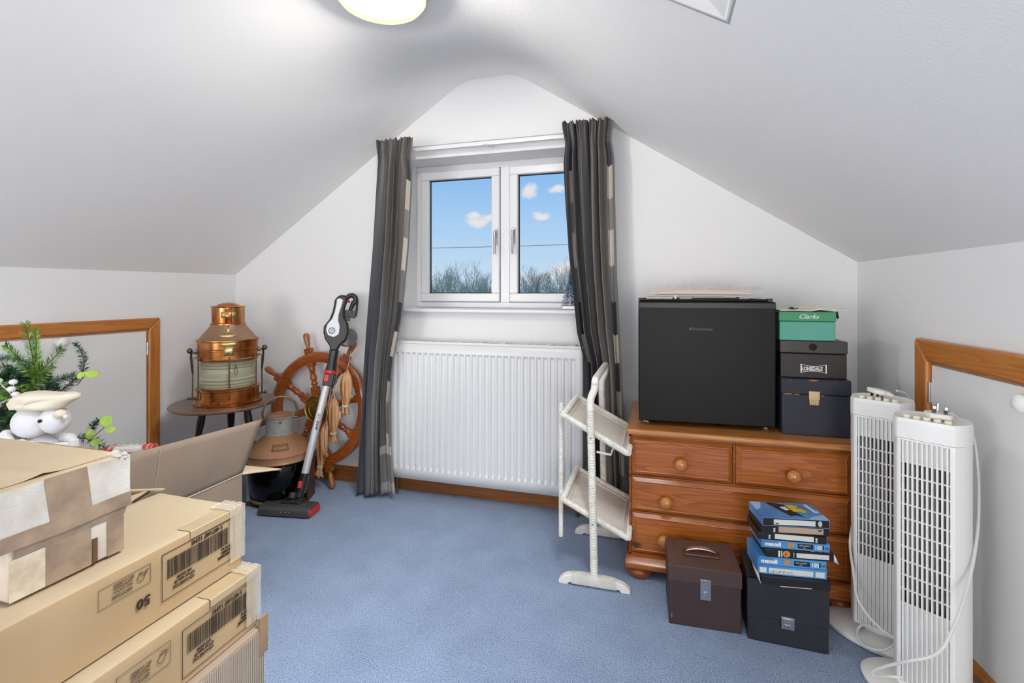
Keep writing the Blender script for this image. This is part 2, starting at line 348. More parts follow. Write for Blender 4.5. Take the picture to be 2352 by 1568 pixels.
# ------------------------------------------------------------------ window
win = struct('window_1', (-.741, 2.40, .918))
FX0, FX1, FZ0, FZ1 = -1.24, -.242, .912, 1.664
mb = MB(); fw = .03
mb.box(FX0, FX1, 2.40, 2.46, FZ0, FZ0+fw); mb.box(FX0, FX1, 2.40, 2.46, FZ1-fw, FZ1)
mb.box(FX0, FX0+fw, 2.40, 2.46, FZ0+fw, FZ1-fw); mb.box(FX1-fw, FX1, 2.40, 2.46, FZ0+fw, FZ1-fw)
mb.box(-.765, -.717, 2.398, 2.46, FZ0+fw, FZ1-fw)
ob('window_frame', mb, m_upvc, win, bevel=.003)
for (a, c) in ((FX0+fw+.003, -.768), (-.714, FX1-fw-.003)):
    z0, z1 = FZ0+fw+.003, FZ1-fw-.003; sw = .043
    mb = MB(); mb.box(a, c, 2.385, 2.43, z0, z0+sw); mb.box(a, c, 2.385, 2.43, z1-sw, z1)
    mb.box(a, a+sw, 2.385, 2.43, z0+sw, z1-sw); mb.box(c-sw, c, 2.385, 2.43, z0+sw, z1-sw)
    sash = ob('sash', mb, m_upvc, win, bevel=.005)
    mb = MB(); g = .004
    for q in ((a+sw-g, c-sw+g, z0+sw-g, z0+sw+g), (a+sw-g, c-sw+g, z1-sw-g, z1-sw+g), (a+sw-g, a+sw+g*.8, z0+sw, z1-sw), (c-sw-g*.8, c-sw+g, z0+sw, z1-sw)):
        mb.box(q[0], q[1], 2.408, 2.420, q[2], q[3])
    ob('gasket', mb, M('dark_gasket', '2c2c30', .6), sash)
    mb = MB(); mb.box(a+sw-.002, c-sw+.002, 2.412, 2.418, z0+sw-.002, z1-sw+.002)
    ob('pane', mb, clear('window_glass', 'fafcfd', .026, .02), sash)
    hx = -.7793-.004 if a < -1 else -.6917+.001
    mb = MB(); mb.box(hx-.009, hx+.009, 2.377, 2.386, 1.235, 1.318)
    mb.tube([(hx, 2.378, 1.300), (hx, 2.362, 1.300)], .009, 10)
    mb.tube(bz([(hx, 2.362, 1.304), (hx, 2.357, 1.27), (hx+.002, 2.352, 1.22), (hx+.002, 2.348, 1.185)]), [.007]*9+[.0065]*8+[.006]*8, 8)
    ob('handle', mb, m_chrome, sash, bevel=.002)
mb = MB(); mb.box(-1.262, -.19, 2.213, 2.40, .893, .912)
sill = ob('window_sill', mb, m_gloss, win, bevel=.008, seg=3)

# ------------------------------------------------------------------ baseboards
def skirt(name, p, q, h, m, nx, ny):
    p = Vector(p); q = Vector(q); nvec = Vector((nx, ny, 0)); th = .016
    prof = [(0, 0), (th, 0), (th, h-.016), (th*.7, h-.006), (th*.35, h), (0, h)]
    vs = [p+nvec*a+Vector((0, 0, z)) for a, z in prof]+[q+nvec*a+Vector((0, 0, z)) for a, z in prof]; k = len(prof)
    mb = MB(); mb.add(vs, [tuple(range(k)), tuple(range(k, 2*k))[::-1]]+[(i, i+k, (i+1) % k+k, (i+1) % k) for i in range(k)])
    ob(name, mb, m, kind='structure', smooth=20)
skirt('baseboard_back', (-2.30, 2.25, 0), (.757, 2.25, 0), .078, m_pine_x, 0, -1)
skirt('baseboard_left', (XL(YF)+.001, YF+.06, 0), (XL(2.23), 2.23, 0), .078, m_pine, 1, 0)
skirt('baseboard_right', (XR(YF)-.001, YF+.06, 0), (XR(2.23), 2.23, 0), .05, m_pine, -1, 0)

# ------------------------------------------------------------------ eaves doors
def eaves_door(name, side, ya, yb, z0, z1, w, knob_y, knob_z, hinge_ys, hz):
    X = XL if side < 0 else XR; s = 1 if side < 0 else -1      # s = into the room
    base = struct(name, (X(yb), yb, z0))
    def P(y, z, d): return (X(y)+s*d, y, z)
    def bar(y0, y1, za, zb, d0=.001, d1=.022, poly=None):
        poly = poly or [(y0, za), (y1, za), (y1, zb), (y0, zb)]; k = len(poly); m = MB()
        m.add([P(y, z, d0) for y, z in poly]+[P(y, z, d1) for y, z in poly], [tuple(range(k))[::-1], tuple(range(k, 2*k))]+[(i, (i+1) % k, (i+1) % k+k, i+k) for i in range(k)]); return m
    bev = .006
    ob('architrave', bar(0, 0, 0, 0, poly=[(ya, z1-w), (ya, z1), (yb, z1), (yb-w, z1-w)]), m_pine, base, bevel=bev)
    ob('architrave', bar(0, 0, 0, 0, poly=[(yb-w, z0+w), (yb-w, z1-w), (yb, z1), (yb, z0)]), m_pine_z, base, bevel=bev)
    ob('architrave', bar(0, 0, 0, 0, poly=[(ya+w, z0+w), (ya, z0), (yb, z0), (yb-w, z0+w)]), m_pine, base, bevel=bev)
    ob('architrave', bar(0, 0, 0, 0, poly=[(ya, z0), (ya+w, z0+w), (ya+w, z1-w), (ya, z1-w)]), m_pine_z, base, bevel=bev)
    # bead on the inner edge
    ob('inner_bead', bar(ya+w, yb-w, z1-w-.006, z1-w+.004, .001, .012), m_pine, base)
    panel = ob('door_panel', bar(ya+w+.004, yb-w-.004, z0+w+.003, z1-w-.010, .001, .010), m_gloss, base, bevel=.002)
    kx = X(knob_y)+s*.010
    T = Matrix.Translation((kx, knob_y, knob_z)) @ Matrix.Rotation(s*PI/2, 4, 'Y')
    m = MB(T); m.lathe([(.010, 0), (.009, .010), (.016, .016), (.0215, .026), (.021, .036), (.014, .044), (.002, .047)], 24)
    ob('door_handle', m, m_gloss, panel)
    for hy in hinge_ys:
        m = MB(); m.tube([P(hy, hz-.03, .014), P(hy, hz+.03, .014)], .004, 8); m2 = bar(hy-.006, hy+.012, hz-.03, hz+.03, .010, .0125); m.add(m2.v, m2.f)
        ob('hinge', m, m_chrome, panel)
eaves_door('door_1', -1, .95, 1.8155, .165, .8704, .052, 1.41, .789, [1.762], .725)
eaves_door('door_2', 1, 1.05, 1.8124, -.03, .8556, .064, 1.355, .752, [1.748], .70)

# ------------------------------------------------------------------ radiator
rad = thing('radiator', 'white ribbed panel radiator on the wall under the window', 'radiator', (-.773, 2.2, .096))
RX0, RX1, RZ0, RZ1, RY = -1.25, -.307, .096, .755, 2.135
nr = 29; pitch = (RX1-RX0-.05)/nr
cols = [(RX0, 0), (RX0+.02, 0)]
for i in range(nr):
    x = RX0+.025+i*pitch; w = pitch
    cols += [(x+w*.08, 0), (x+w*.22, 1), (x+w*.66, 1), (x+w*.80, 0)]
cols += [(RX1-.02, 0), (RX1, 0)]
rows = [(RZ0, 0, 0), (RZ0+.045, 0, 0), (RZ0+.060, 1, 0), (RZ1-.062, 1, 0), (RZ1-.050, 0, 0), (RZ1, 0, 0)]
mb = MB(); vs = []
for z, a, _ in rows:
    for x, c in cols: vs.append((x, RY+.008*a*c, z))
nc = len(cols); mb.add(vs, [(j*nc+i, j*nc+i+1, (j+1)*nc+i+1, (j+1)*nc+i) for j in range(len(rows)-1) for i in range(nc-1)])
m_rad = M('radiator_enamel', 'e0e0e1', .3)
ob('front_panel', mb, m_rad, rad, solid=.002, smooth=25)
mb = MB(); mb.box(RX0, RX0+.004, RY, RY+.075, RZ0+.01, RZ1-.004); ob('side_panel', mb, m_rad, rad, bevel=.001)
mb = MB(); mb.box(RX1-.004, RX1, RY, RY+.075, RZ0+.01, RZ1-.004); ob('side_panel', mb, m_rad, rad, bevel=.001)
mb = MB(); mb.box(RX0-.002, RX1+.002, RY-.003, RY+.006, RZ1-.006, RZ1+.004); mb.box(RX0-.002, RX1+.002, RY+.070, RY+.077, RZ1-.006, RZ1+.004)
for i in range(48):
    x = RX0+.004+i*(RX1-RX0-.008)/47; mb.box(x-.0035, x+.0035, RY+.006, RY+.070, RZ1-.003, RZ1+.001)
for i in range(9): x = RX0+.03+i*.108; mb.box(x-.012, x+.012, RY+.004, RY+.072, RZ1, RZ1+.004)
ob('top_grille', mb, m_rad, rad)
mb = MB(); mb.box(RX0+.01, RX1-.01, RY+.065, RY+.072, RZ0+.02, RZ1-.01); ob('back_panel', mb, m_rad, rad)
mb = MB(); mb.tube([(RX1, RY+.035, RZ1-.03), (RX1+.012, RY+.035, RZ1-.03)], .007, 8); ob('bleed_valve', mb, m_chrome, rad)
mb = MB(); mb.tube([(RX0+.02, RY+.04, RZ0+.02), (RX0+.02, RY+.04, 0)], .0075, 8); ob('pipe', mb, M('copper_pipe', '8a6a52', .4, .8), rad)
mb = MB(); mb.tube([(RX1-.03, RY+.04, RZ0+.02), (RX1-.03, RY+.04, 0)], .0075, 8); ob('pipe', mb, MATS['copper_pipe'], rad)
for bx_ in (RX0+.15, RX1-.18): mb = MB(); mb.box(bx_, bx_+.03, RY+.07, 2.249, .3, .5); ob('bracket', mb, m_rad, rad)

# ------------------------------------------------------------------ curtains
def curtain_mat(name, inner):
    m, t, b = bsdf(name); b.inputs['Roughness'].default_value = .9; b.inputs['Specular IOR Level'].default_value = .15
    uv = N(t, 'ShaderNodeUVMap'); uv.uv_map = 'UVMap'; sp = N(t, 'ShaderNodeSeparateXYZ'); t.links.new(uv.outputs[0], sp.inputs[0])
    base = ramp(t, [(.0, lin('6b6a6c')), (.09, lin('565860')), (.16, lin('8a8783')), (.24, lin('85817c')), (.28, lin('4c4f5a')), (.34, lin('7b7876')), (.42, lin('8a8580')), (.50, lin('55575f')), (.57, lin('85817c')), (.7, lin('6a6868')), (.78, lin('858079')), (1, lin('7b7772'))], sp.outputs[0])
    # check band: u in 0.86..1.0, blocks along v
    blocks = ramp(t, [(0, lin('5e5d60')), (.06, lin('4a4b52')), (.12, lin('c5bcb0')), (.20, lin('8d8983')), (.28, lin('c9c1b6')), (.37, lin('7c7b7c')), (.46, lin('3e4048')), (.54, lin('b9b0a6')), (.61, lin('45464e')), (.68, lin('a59c92')), (.74, lin('77726e')), (.83, lin('bdb6ae')), (.89, lin('8a8581')), (.965, lin('a8a4a0'))], sp.outputs[1], 'CONSTANT')
    band = ramp(t, [(0, (0, 0, 0)), (.125, (1, 1, 1) if inner else (0, 0, 0)), (.15, (0, 0, 0)), (.86, (1, 1, 1)), (.97, (1, 1, 1)), (.975, (0, 0, 0))], sp.outputs[0], 'CONSTANT')
    bf = band.outputs[0]
    if not inner:
        hv = ramp(t, [(0, (0, 0, 0)), (.865, (1, 1, 1))], sp.outputs[1], 'CONSTANT'); hu = ramp(t, [(0, (0, 0, 0)), (.66, (1, 1, 1))], sp.outputs[0], 'CONSTANT')
        m1 = N(t, 'ShaderNodeMath', operation='MULTIPLY'); t.links.new(hv.outputs[0], m1.inputs[0]); t.links.new(hu.outputs[0], m1.inputs[1]); m2_ = N(t, 'ShaderNodeMath', operation='MAXIMUM'); t.links.new(m1.outputs[0], m2_.inputs[0]); t.links.new(bf, m2_.inputs[1]); bf = m2_.outputs[0]
    mx = N(t, 'ShaderNodeMix', data_type='RGBA'); t.links.new(bf, mx.inputs[0]); t.links.new(base.outputs[0], mx.inputs[6]); t.links.new(blocks.outputs[0], mx.inputs[7])
    nn = N(t, 'ShaderNodeTexNoise'); mp = N(t, 'ShaderNodeMapping'); mp.inputs['Scale'].default_value = (500, 1200, 1); t.links.new(uv.outputs[0], mp.inputs[0]); t.links.new(mp.outputs[0], nn.inputs[0]); nn.inputs['Scale'].default_value = .4
    rr = ramp(t, [(.3, (.72, .72, .72)), (.7, (1, 1, 1))], nn.outputs[0])
    m2 = N(t, 'ShaderNodeMix', data_type='RGBA', blend_type='MULTIPLY'); m2.inputs[0].default_value = 1; t.links.new(mx.outputs[2], m2.inputs[6]); t.links.new(rr.outputs[0], m2.inputs[7])
    t.links.new(m2.outputs[2], b.inputs['Base Color']); return m
m_curt = curtain_mat('grey_plaid_linen', False); m_curt2 = curtain_mat('grey_plaid_linen_two_stripes', True)
def interp(tab, v):
    for (a, x), (c, y) in zip(tab[:-1], tab[1:]):
        if v <= c: return x+(y-x)*(v-a)/(c-a)
    return tab[-1][1]
def curtain(name, label, L, R, Yc, zt, zbl, zbr, folds, mirror, seed, mat=None):
    root = thing(name, label, 'curtain', ((interp(L, 0)+interp(R, 0))/2, Yc, zt), group=None)
    rnd = random.Random(seed); ph = [rnd.uniform(-.5, .5) for _ in range(folds+2)]
    nu, nv = 190, 90
    def fold(u, v):
        f = u*folds+.25*math.sin(u*9+seed)+.10*math.sin(v*5+u*11+seed)
        a = math.cos(2*PI*f); i = int(f) % folds; uu = 1-u if mirror else u; flat_ = 1-.85*ss(.80, .87, uu)
        amp = .026*(1-.55*math.exp(-v*18))+.010*ph[i]*smooth01(v*1.5)
        head = math.exp(-(v/.07)**2)
        fine = .010*head*math.cos(2*PI*u*folds*2.6+2*math.sin(u*19))+.004*math.exp(-((v-.10)/.06)**2)*math.cos(2*PI*u*folds*2.6)
        return (a*amp+fine)*flat_-.012*(1-flat_)+.004*math.sin(2*PI*f*2.1+1+v*6)
    def fn(u, v):
        xl, xr = interp(L, v), interp(R, v); x = xl+(xr-xl)*u
        pin = math.exp(-((v-.055)/.03)**2)*.045; x += (.5-u)*(xr-xl)*pin*2+.007*math.sin(2*PI*u*folds+1.1)*(1-.6*math.exp(-v*12))
        y = Yc+fold(u, v)
        zb = zbl+(zbr-zbl)*u+.004*math.sin(u*folds*2*PI)
        top = zt+.006*math.sin(u*70+seed)*math.cos(u*23)
        return (x, y, top+(zb-top)*v)
    mb = MB(); mb.grid(fn, nu, nv)
    o = ob('curtain_fabric', mb, mat or m_curt, root, solid=.0016, smooth=80)
    uvl = o.data.uv_layers.new(name='UVMap')
    for lp in o.data.loops:
        i = lp.vertex_index % nu; j = lp.vertex_index//nu; u = i/(nu-1); uvl.data[lp.index].uv = ((1-u) if mirror else u, j/(nv-1))
    for k in range(5):
        u = .12+.62*k/4; p = Vector(fn(u, .012)); mb = MB(); mb.tube([p+Vector((0, .012, .004)), (p.x, 2.190, 1.705)], .0016, 5); ob('hook', mb, m_gloss, root)
    return root, fn
LL = [(0, -1.293), (.11, -1.290), (.30, -1.308), (.5, -1.335), (.75, -1.365), (1, -1.402)]
LR = [(0, -1.101), (.11, -1.106), (.30, -1.122), (.5, -1.155), (.62, -1.200), (.75, -1.222), (.88, -1.214), (1, -1.194)]
curtain('curtain', 'grey curtain with cream check edge hanging left of the window down to the carpet', LL, LR, 2.095, 1.724, .006, .04, 6, False, 2)
RL = [(0, -.404), (.18, -.392), (.33, -.378), (.5, -.345), (.54, -.338), (.62, -.300), (.75, -.296), (1, -.290)]
RR = [(0, -.180), (.2, -.176), (.4, -.168), (.6, -.150), (.8, -.135), (1, -.120)]
curtain('curtain', 'grey curtain with cream check edge hanging right of the window beside the fridge', RL, RR, 2.150, 1.745, .03, .03, 6, False, 5, m_curt2)
trk = thing('curtain_track', 'slim white curtain track above the window', 'track', (-.76, 2.2, 1.73))
mb = MB(); mb.box(-1.33, -.17, 2.190, 2.205, 1.688, 1.704); mb.box(-1.33, -.17, 2.190, 2.205, 1.7105, 1.7135); mb.box(-1.33, -.17, 2.2015, 2.205, 1.704, 1.711); ob('rail', mb, m_gloss, trk, bevel=.001)
for x in (-1.27, -.76, -.2): mb = MB(); mb.box(x-.012, x+.012, 2.204, 2.2495, 1.691, 1.711); ob('bracket', mb, m_gloss, trk)
for x in (-.78, -.765): mb = MB(); mb.box(x-.004, x+.004, 2.186, 2.192, 1.680, 1.692); ob('glider', mb, m_chrome, trk)

# ------------------------------------------------------------------ ceiling light
lamp = thing('ceiling_light', 'round cream glass bowl light glowing on the ceiling', 'lamp', (-.765, 1.26, 1.874))
mb = MB(); mb.lathe([(.10, -.004), (.122, -.022), (.130, -.022), (.130, 0), (.10, 0)], 48, (-.765, 1.26, 1.8735)); ob('base_plate', mb, M('bulb_shield_grey', '55524d', .6), lamp)  # unseen plate and rim, added to keep bulb light off the ceiling
mb = MB(); mb.lathe([(.128, 1.853), (.129, 1.848), (.118, 1.834), (.095, 1.822), (.060, 1.814), (.02, 1.811), (.001, 1.8105)], 56, (-.765, 1.26, 0), cap=False)
mg, t, b = bsdf('glowing_cream_glass'); t.nodes.remove(b)
em = N(t, 'ShaderNodeEmission'); em.inputs[0].default_value = lin('fdf0d2'); em.inputs[1].default_value = 1.25
tr = N(t, 'ShaderNodeBsdfTransparent'); tr.inputs[0].default_value = (1, .97, .92, 1); mi = N(t, 'ShaderNodeMixShader'); mi.inputs[0].default_value = .72
t.links.new(tr.outputs[0], mi.inputs[1]); t.links.new(em.outputs[0], mi.inputs[2]); t.links.new(mi.outputs[0], t.nodes['Material Output'].inputs[0])
ob('glass_bowl', mb, mg, lamp)

# ------------------------------------------------------------------ chest of drawers
m_ch = wood('varnished_pine', '73320a', 'a3551a', 'bd712c', 'x', .32, 1.1, .5)
m_chz = wood('varnished_pine_up', '73320a', 'a05218', 'b86c2a', 'z', .32, 1.1, .5)
m_chd = wood('varnished_pine_dark', '5c2809', '86400f', 'a05a20', 'x', .35, 1.1, .4)
m_knob = wood('knob_pine', '9a5418', 'b87030', 'c88844', 'y', .25, 2, .6, knots=False)
chest = thing('chest_of_drawers', 'low varnished pine chest of four drawers with round knobs and bun feet', 'chest', (.25, 1.98, 0))
CX0, CX1 = -.092, .592
mb = MB(); mb.box(CX0, CX1, 1.782, 2.20, .078, .502); ob('carcass', mb, m_chz, chest, bevel=.002)
mb = MB(); mb.box(CX0-.002, CX1+.002, 1.772, 1.784, .078, .086)
for q in ((CX0, CX0+.008, .08, .5), (CX1-.008, CX1, .08, .5), (.2435, .2505, .356, .496), (CX0, CX1, .352, .358), (CX0, CX1, .2275, .232), (CX0, CX1, .491, .503)):
    mb.box(q[0], q[1], 1.772, 1.784, q[2], q[3])
ob('face_frame', mb, m_chd, chest, bevel=.001)
mb = MB(); mb.box(CX0-.008, CX1+.008, 1.747, 2.21, .5035, .5225); ob('top_board', mb, wood('chest_top_pine', '96501a', 'b87034', 'cc9050', 'x', .3, 1, .5), chest, bevel=.007, seg=3)
prof = [(1.790, .042), (1.748, .042), (1.744, .048), (1.744, .060), (1.752, .068), (1.760, .079), (1.790, .079)]
mb = MB(); mb.prism(prof, CX0-.012, CX1+.012, 'x'); mb.box(CX0-.012, CX0+.02, 1.79, 2.2, .036, .079); mb.box(CX1-.02, CX1+.012, 1.79, 2.2, .036, .079)
ob('plinth_moulding', mb, m_ch, chest, bevel=.002)
for fx, fy in ((-.058, 1.798), (.560, 1.798), (-.060, 2.16), (.560, 2.16)):
    mb = MB(); mb.lathe([(.026, 0), (.038, .003), (.046, .013), (.047, .024), (.040, .036), (.028, .043)], 28, (fx, fy, 0)); ob('foot', mb, wood('foot_pine', '6a3010', '8a4418', '9c5422', 'x', .3, 2, .5, False), chest)
def drawer(x0, x1, z0, z1, knobs):
    yb, yf, e = 1.782, 1.764, .014
    mb = MB()
    o_ = [(x0, z0), (x1, z0), (x1, z1), (x0, z1)]; i_ = [(x0+e, z0+e), (x1-e, z0+e), (x1-e, z1-e), (x0+e, z1-e)]
    vs = [(x, yb, z) for x, z in o_]+[(x, 1.776, z) for x, z in o_]+[(x, yf+.001, z) for x, z in i_]+[(x+(.003 if x < (x0+x1)/2 else -.003), yf+.003, z+(.003 if z < (z0+z1)/2 else -.003)) for x, z in i_]
    fs = [(3, 2, 1, 0)]+[(a, (a+1) % 4, 4+(a+1) % 4, 4+a) for a in range(4)]+[(4+a, 4+(a+1) % 4, 8+(a+1) % 4, 8+a) for a in range(4)]+[(8+a, 8+(a+1) % 4, 12+(a+1) % 4, 12+a) for a in range(4)]+[(12, 13, 14, 15)]
    mb.add(vs, fs); d = ob('drawer', mb, m_ch, chest, bevel=.0012, smooth=20)
    for kx, kz in knobs:
        T = Matrix.Translation((kx, yf+.003, kz)) @ Matrix.Rotation(PI/2, 4, 'X')
        mb = MB(T); mb.lathe([(.010, 0), (.009, .007), (.014, .011), (.0205, .018), (.0215, .025), (.017, .033), (.008, .0375), (.001, .038)], 28); ob('knob', mb, m_knob, d, smooth=60)
drawer(-.084, .2425, .3585, .4905, [(.080, .4155)])
drawer(.2515, .584, .3585, .4905, [(.419, .4115)])
drawer(-.084, .584, .2325, .3515, [(.032, .2815), (.467, .2815)])
drawer(-.084, .584, .0865, .227, [(.025, .150), (.467, .150)])

# ------------------------------------------------------------------ fridge and what stands on it
FR = math.radians(3.0)
fr = thing('mini_fridge', 'black table-top mini fridge with a flat glossy door standing on the chest', 'fridge', (-.060, 1.815, .5225), FR)
T = ROOT[fr.name]
m_fr = M('fridge_black', '121213', .35, spec=.4); m_frd = M('fridge_door_black', '0e0e0e', .45, spec=.25)
mb = MB(T); mb.box(.004, .442, .022, .355, .014, .442); ob('body', mb, m_fr, fr, bevel=.004)
mb = MB(T); mb.box(0, .447, 0, .021, .016, .440); door = ob('door', mb, m_frd, fr, bevel=.004, seg=3)
mb = MB(T); mb.box(.0, .447, -.0008, .003, .418, .436); ob('top_strip', mb, M('strip_black', '18191b', .4), door, bevel=.0005)
mb = MB(T); mb.box(.004, .443, .02, .36, .442, .449); ob('top_cover', mb, m_fr, fr, bevel=.003)
mb = MB(T)
mb.box(.424, .440, .012, .03, .440, .452); ob('hinge', mb, m_black, fr, bevel=.001)
for fx in (.03, .425):
    mb = MB(T); mb.lathe([(.012, 0), (.014, .004), (.010, .014)], 16, (fx, .04, 0)); ob('foot', mb, m_chrome, fr)
mb = MB(T); text_mb(mb, 'Russell Hobbs', (.183, -.0006, .341), (1, 0, 0), (0, 0, 1), .0118, bold=.0002, sxx=.95); mb.box(.171, .1785, -.0008, .0, .341, .350); ob('logo', mb, M('dim_logo', '474747', .4), door)
pt = thing('cardboard_sheet', 'flat worn grey-pink card sheet lying on the mini fridge under the plastic packet', 'cardboard', (.15, 1.98, .9715), FR)
def sheet(xa, xb, ya, yb, z, f, nu=20, nv=10, T=None):
    m = MB(T); m.grid(lambda u, v: (xa+(xb-xa)*u, ya+(yb-ya)*v, z+f(u, v)), nu, nv); return m
ob('card_sheet', sheet(-.055, .345, 1.852, 2.12, .984, lambda u, v: -.004*(2*u-1)**2+.002*math.sin(5*u)), M('card_greypink', 'd3c6be', .8), pt, solid=.003)
for q in ((.062, .068, 1.85, 1.856, .972, .984), (-.035, .055, 1.86, 1.95, .972, .978), (.28, .31, 1.88, 1.96, .972, .978), (.08, .12, 1.87, 1.96, .972, .977)): mb = MB(); mb.box(*q); ob('paper_scrap', mb, M('paper_white', 'e4e0d9', .8), pt)
pk = thing('plastic_packet', 'clear plastic packet with pale pink contents on top of the mini fridge', 'packet', (.15, 1.98, .986))
mb = MB(); mb.grid(lambda u, v: (.0+.33*u, 1.90+.16*v, .9895+.015*math.sin(PI*v)**.4*math.sin(PI*min(1, u*1.02))**.25+.001*math.sin(u*31+v*5)), 40, 12); ob('pink_contents', mb, M('pale_pink', 'f3d2c2', .6), pk, solid=.002)
mb = MB()
def crin(u, v):
    h = .030*max(0, math.sin(PI*v))**.35*max(0, math.sin(PI*u))**.2
    n_ = noise.noise(Vector((u*16, v*7, 1)))*.010
    return (-.032+.40*u, 1.868+.22*v+.003*math.sin(u*20), .9895+max(0, h+n_*(.3+math.sin(PI*v))))
mb.grid(crin, 70, 22)
def film(name, col, alpha, rough=.18):
    m, t, b = bsdf(name); b.inputs['Base Color'].default_value = lin(col); b.inputs['Alpha'].default_value = alpha; b.inputs['Roughness'].default_value = rough; b.inputs['Coat Weight'].default_value = .6; return m
m_film = film('clear_film', 'f6f0ee', .28)
ob('film', mb, m_film, pk, smooth=30)

def case_box(name, label, cat, x0, x1, y0, y1, z0, z1, lid, col, lidcol, lidm=None, rz=0, bodymat=None):
    t_ = thing(name, label, cat, ((x0+x1)/2, (y0+y1)/2, z0), rz); T = ROOT[t_.name]; w = (x1-x0)/2; d = (y1-y0)/2; h = z1-z0
    m = MB(T); m.box(-w, w, -d, d, 0, h-lid-.001); ob('body', m, col, t_, bevel=.0025)
    m = MB(T); e = .002; m.box(-w-e, w+e, -d-e, d+e, h-lid, h); ob('lid', m, lidcol, t_, bevel=.003)
    return t_, T, w, d, h
m_navy = M('navy_leatherette', '20222f', .55, col2='2a2c3a', nscale=6, bump=.3, bscale=500, contrast=(.3, .7))
m_wear = M('worn_board', 'a9704c', .9)
t_, T, w, d, h = case_box('record_case', 'dark navy record case with brass catch on the chest beside the fridge', 'case', .402, .602, 1.832, 2.09, .5228, .709, .050, m_navy, m_navy)
mb = MB(T); mb.box(-.021, .011, -d-.0065, -d-.002, h-.066, h-.038); mb.box(-.019, .009, -d-.0055, -d-.0005, h-.084, h-.064)
for i in range(4): mb.box(-.014+i*.006, -.0115+i*.006, -d-.0075, -d-.005, h-.082, h-.066)
ob('catch', mb, M('nickel_brass', 'c2ab84', .35, .9), t_, bevel=.0008)
mb = MB(T)
for x, z, wx, hz in ((-.098, h-.0515, .03, .003), (-.065, h-.0515, .018, .002), (-.022, h-.004, .030, .0035), (.012, h-.0525, .014, .002), (-.075, h-.008, .003, .002), (.055, h-.010, .002, .002)):
    mb.prism([(x, z), (x+wx*.5, z-hz*.6), (x+wx, z), (x+wx*.8, z+hz), (x+wx*.2, z+hz*.8)], -d-.0026, -d-.0018, 'y')
mb.box(w-.001, w+.0005, -d-.0005, -d+.002, .04, .075)
ob('worn_patch', mb, m_wear, t_)
m_sb = M('black_shoebox', '191413', .45, col2='231817', nscale=5); m_sbl = M('black_shoebox_lid', '27231f', .4, col2='33302c', nscale=8)
t_, T, w, d, h = case_box('shoe_box', 'black shoe box with white crest lettering stacked under the green box', 'box', .402, .598, 1.852, 2.12, .7095, .834, .042, m_sb, m_sbl)
mb = MB(T); mb.lathe([(.0115, 0), (.0125, .0008), (.0100, .0010), (.0095, .0004)], 24, (0, 0, 0)); 
T2 = T @ Matrix.Translation((-.001, -d-.0018, h-.020)) @ Matrix.Rotation(PI/2, 4, 'X')
mb = MB(T2); mb.lathe([(.0105, 0), (.0120, .0006), (.0105, .0012)], 24); mb.lathe([(.0100, .0009), (.001, .0011)], 24); mb.m = [0]*24*2+[0]*(len(mb.m)-48)
ob('finger_hole', mb, M('hole_black', '080808', .8), t_)
mb = MB(T); text_mb(mb, 'LONSDALE', (-.0345, -d-.0010, .026), (1, 0, 0), (0, 0, 1), .0175, bold=.0006, sxx=.72)
vs = []
for x0_, x1_, z0_, z1_ in ((-.036, .038, .0235, .0250), (-.036, .038, .0395, .0410)):
    mb.grid(lambda u, v: (x0_+(x1_-x0_)*u, -d-.0012, z0_+(z1_-z0_)*v+(.006*(2*u-1)**2 if z0_ > .03 else -.006*(2*u-1)**2)), 14, 2)
mb.prism([(-.0375, .017), (-.034, .019), (-.034, .045), (-.0375, .047)], -d-.0014, -d-.0008, 'y'); mb.prism([(.0395, .017), (.036, .019), (.036, .045), (.0395, .047)], -d-.0014, -d-.0008, 'y')
ob('lettering', mb, M('print_white', 'e6e6e4', .6), t_)
m_gr = M('green_shoebox', '4c9a83', .5, col2='58a592', nscale=3); m_grl = M('green_shoebox_lid', '3f8a5e', .5, col2='46946a', nscale=3)
t_, T, w, d, h = case_box('shoe_box', 'green shoe box with darker green lid and white script on top of the stack', 'box', .400, .5655, 1.852, 2.13, .8345, .9315, .033, m_gr, m_grl)
mb = MB(T); text_mb(mb, 'Clarks', (-.028, -d-.0026, h-.0235), (1, 0, 0), (0, 0, 1), .021, bold=.0001, shear=.5, sxx=1.1); ob('lettering', mb, MATS['print_white'], t_)
pp = thing('paper_wad', 'cream paper sheet crumpled on top of the green shoe box', 'paper', (.5, 1.96, .9322))
mb = MB(); mb.grid(lambda u, v: (.402+.20*u-.01*v, 1.842+.20*v, .9345+(.018*math.exp(-((u-.66)/.16)**2)+.004*math.sin(u*9))*(.5+.5*v)*max(0, 1-abs(u-.55)*1.3)), 40, 12); ob('sheet', mb, M('cream_paper', 'e6dccb', .85), pp, solid=.003)
mb = MB(); mb.tube(bz([(.425, 1.85, .939), (.436, 1.85, .945), (.446, 1.852, .940), (.456, 1.85, .943)]), .0018, 6); mb.ball((.437, 1.85, .941), .004, 8, 6, (2.2, 1, .8)); ob('bow', mb, M('dark_twist', '3a2a26', .6), pp)
pp = thing('dark_tag', 'small dark cloth tag hanging off the right end of the green shoe box', 'tag', (.573, 1.88, .93))
mb = MB(); mb.add([(.5695, 1.86, .931), (.574, 1.86, .932), (.581, 1.87, .912), (.578, 1.875, .906), (.572, 1.872, .915)], [(0, 1, 2, 3, 4)]); ob('cloth', mb, M('dark_cloth', '37302c', .8), pp, solid=.002)

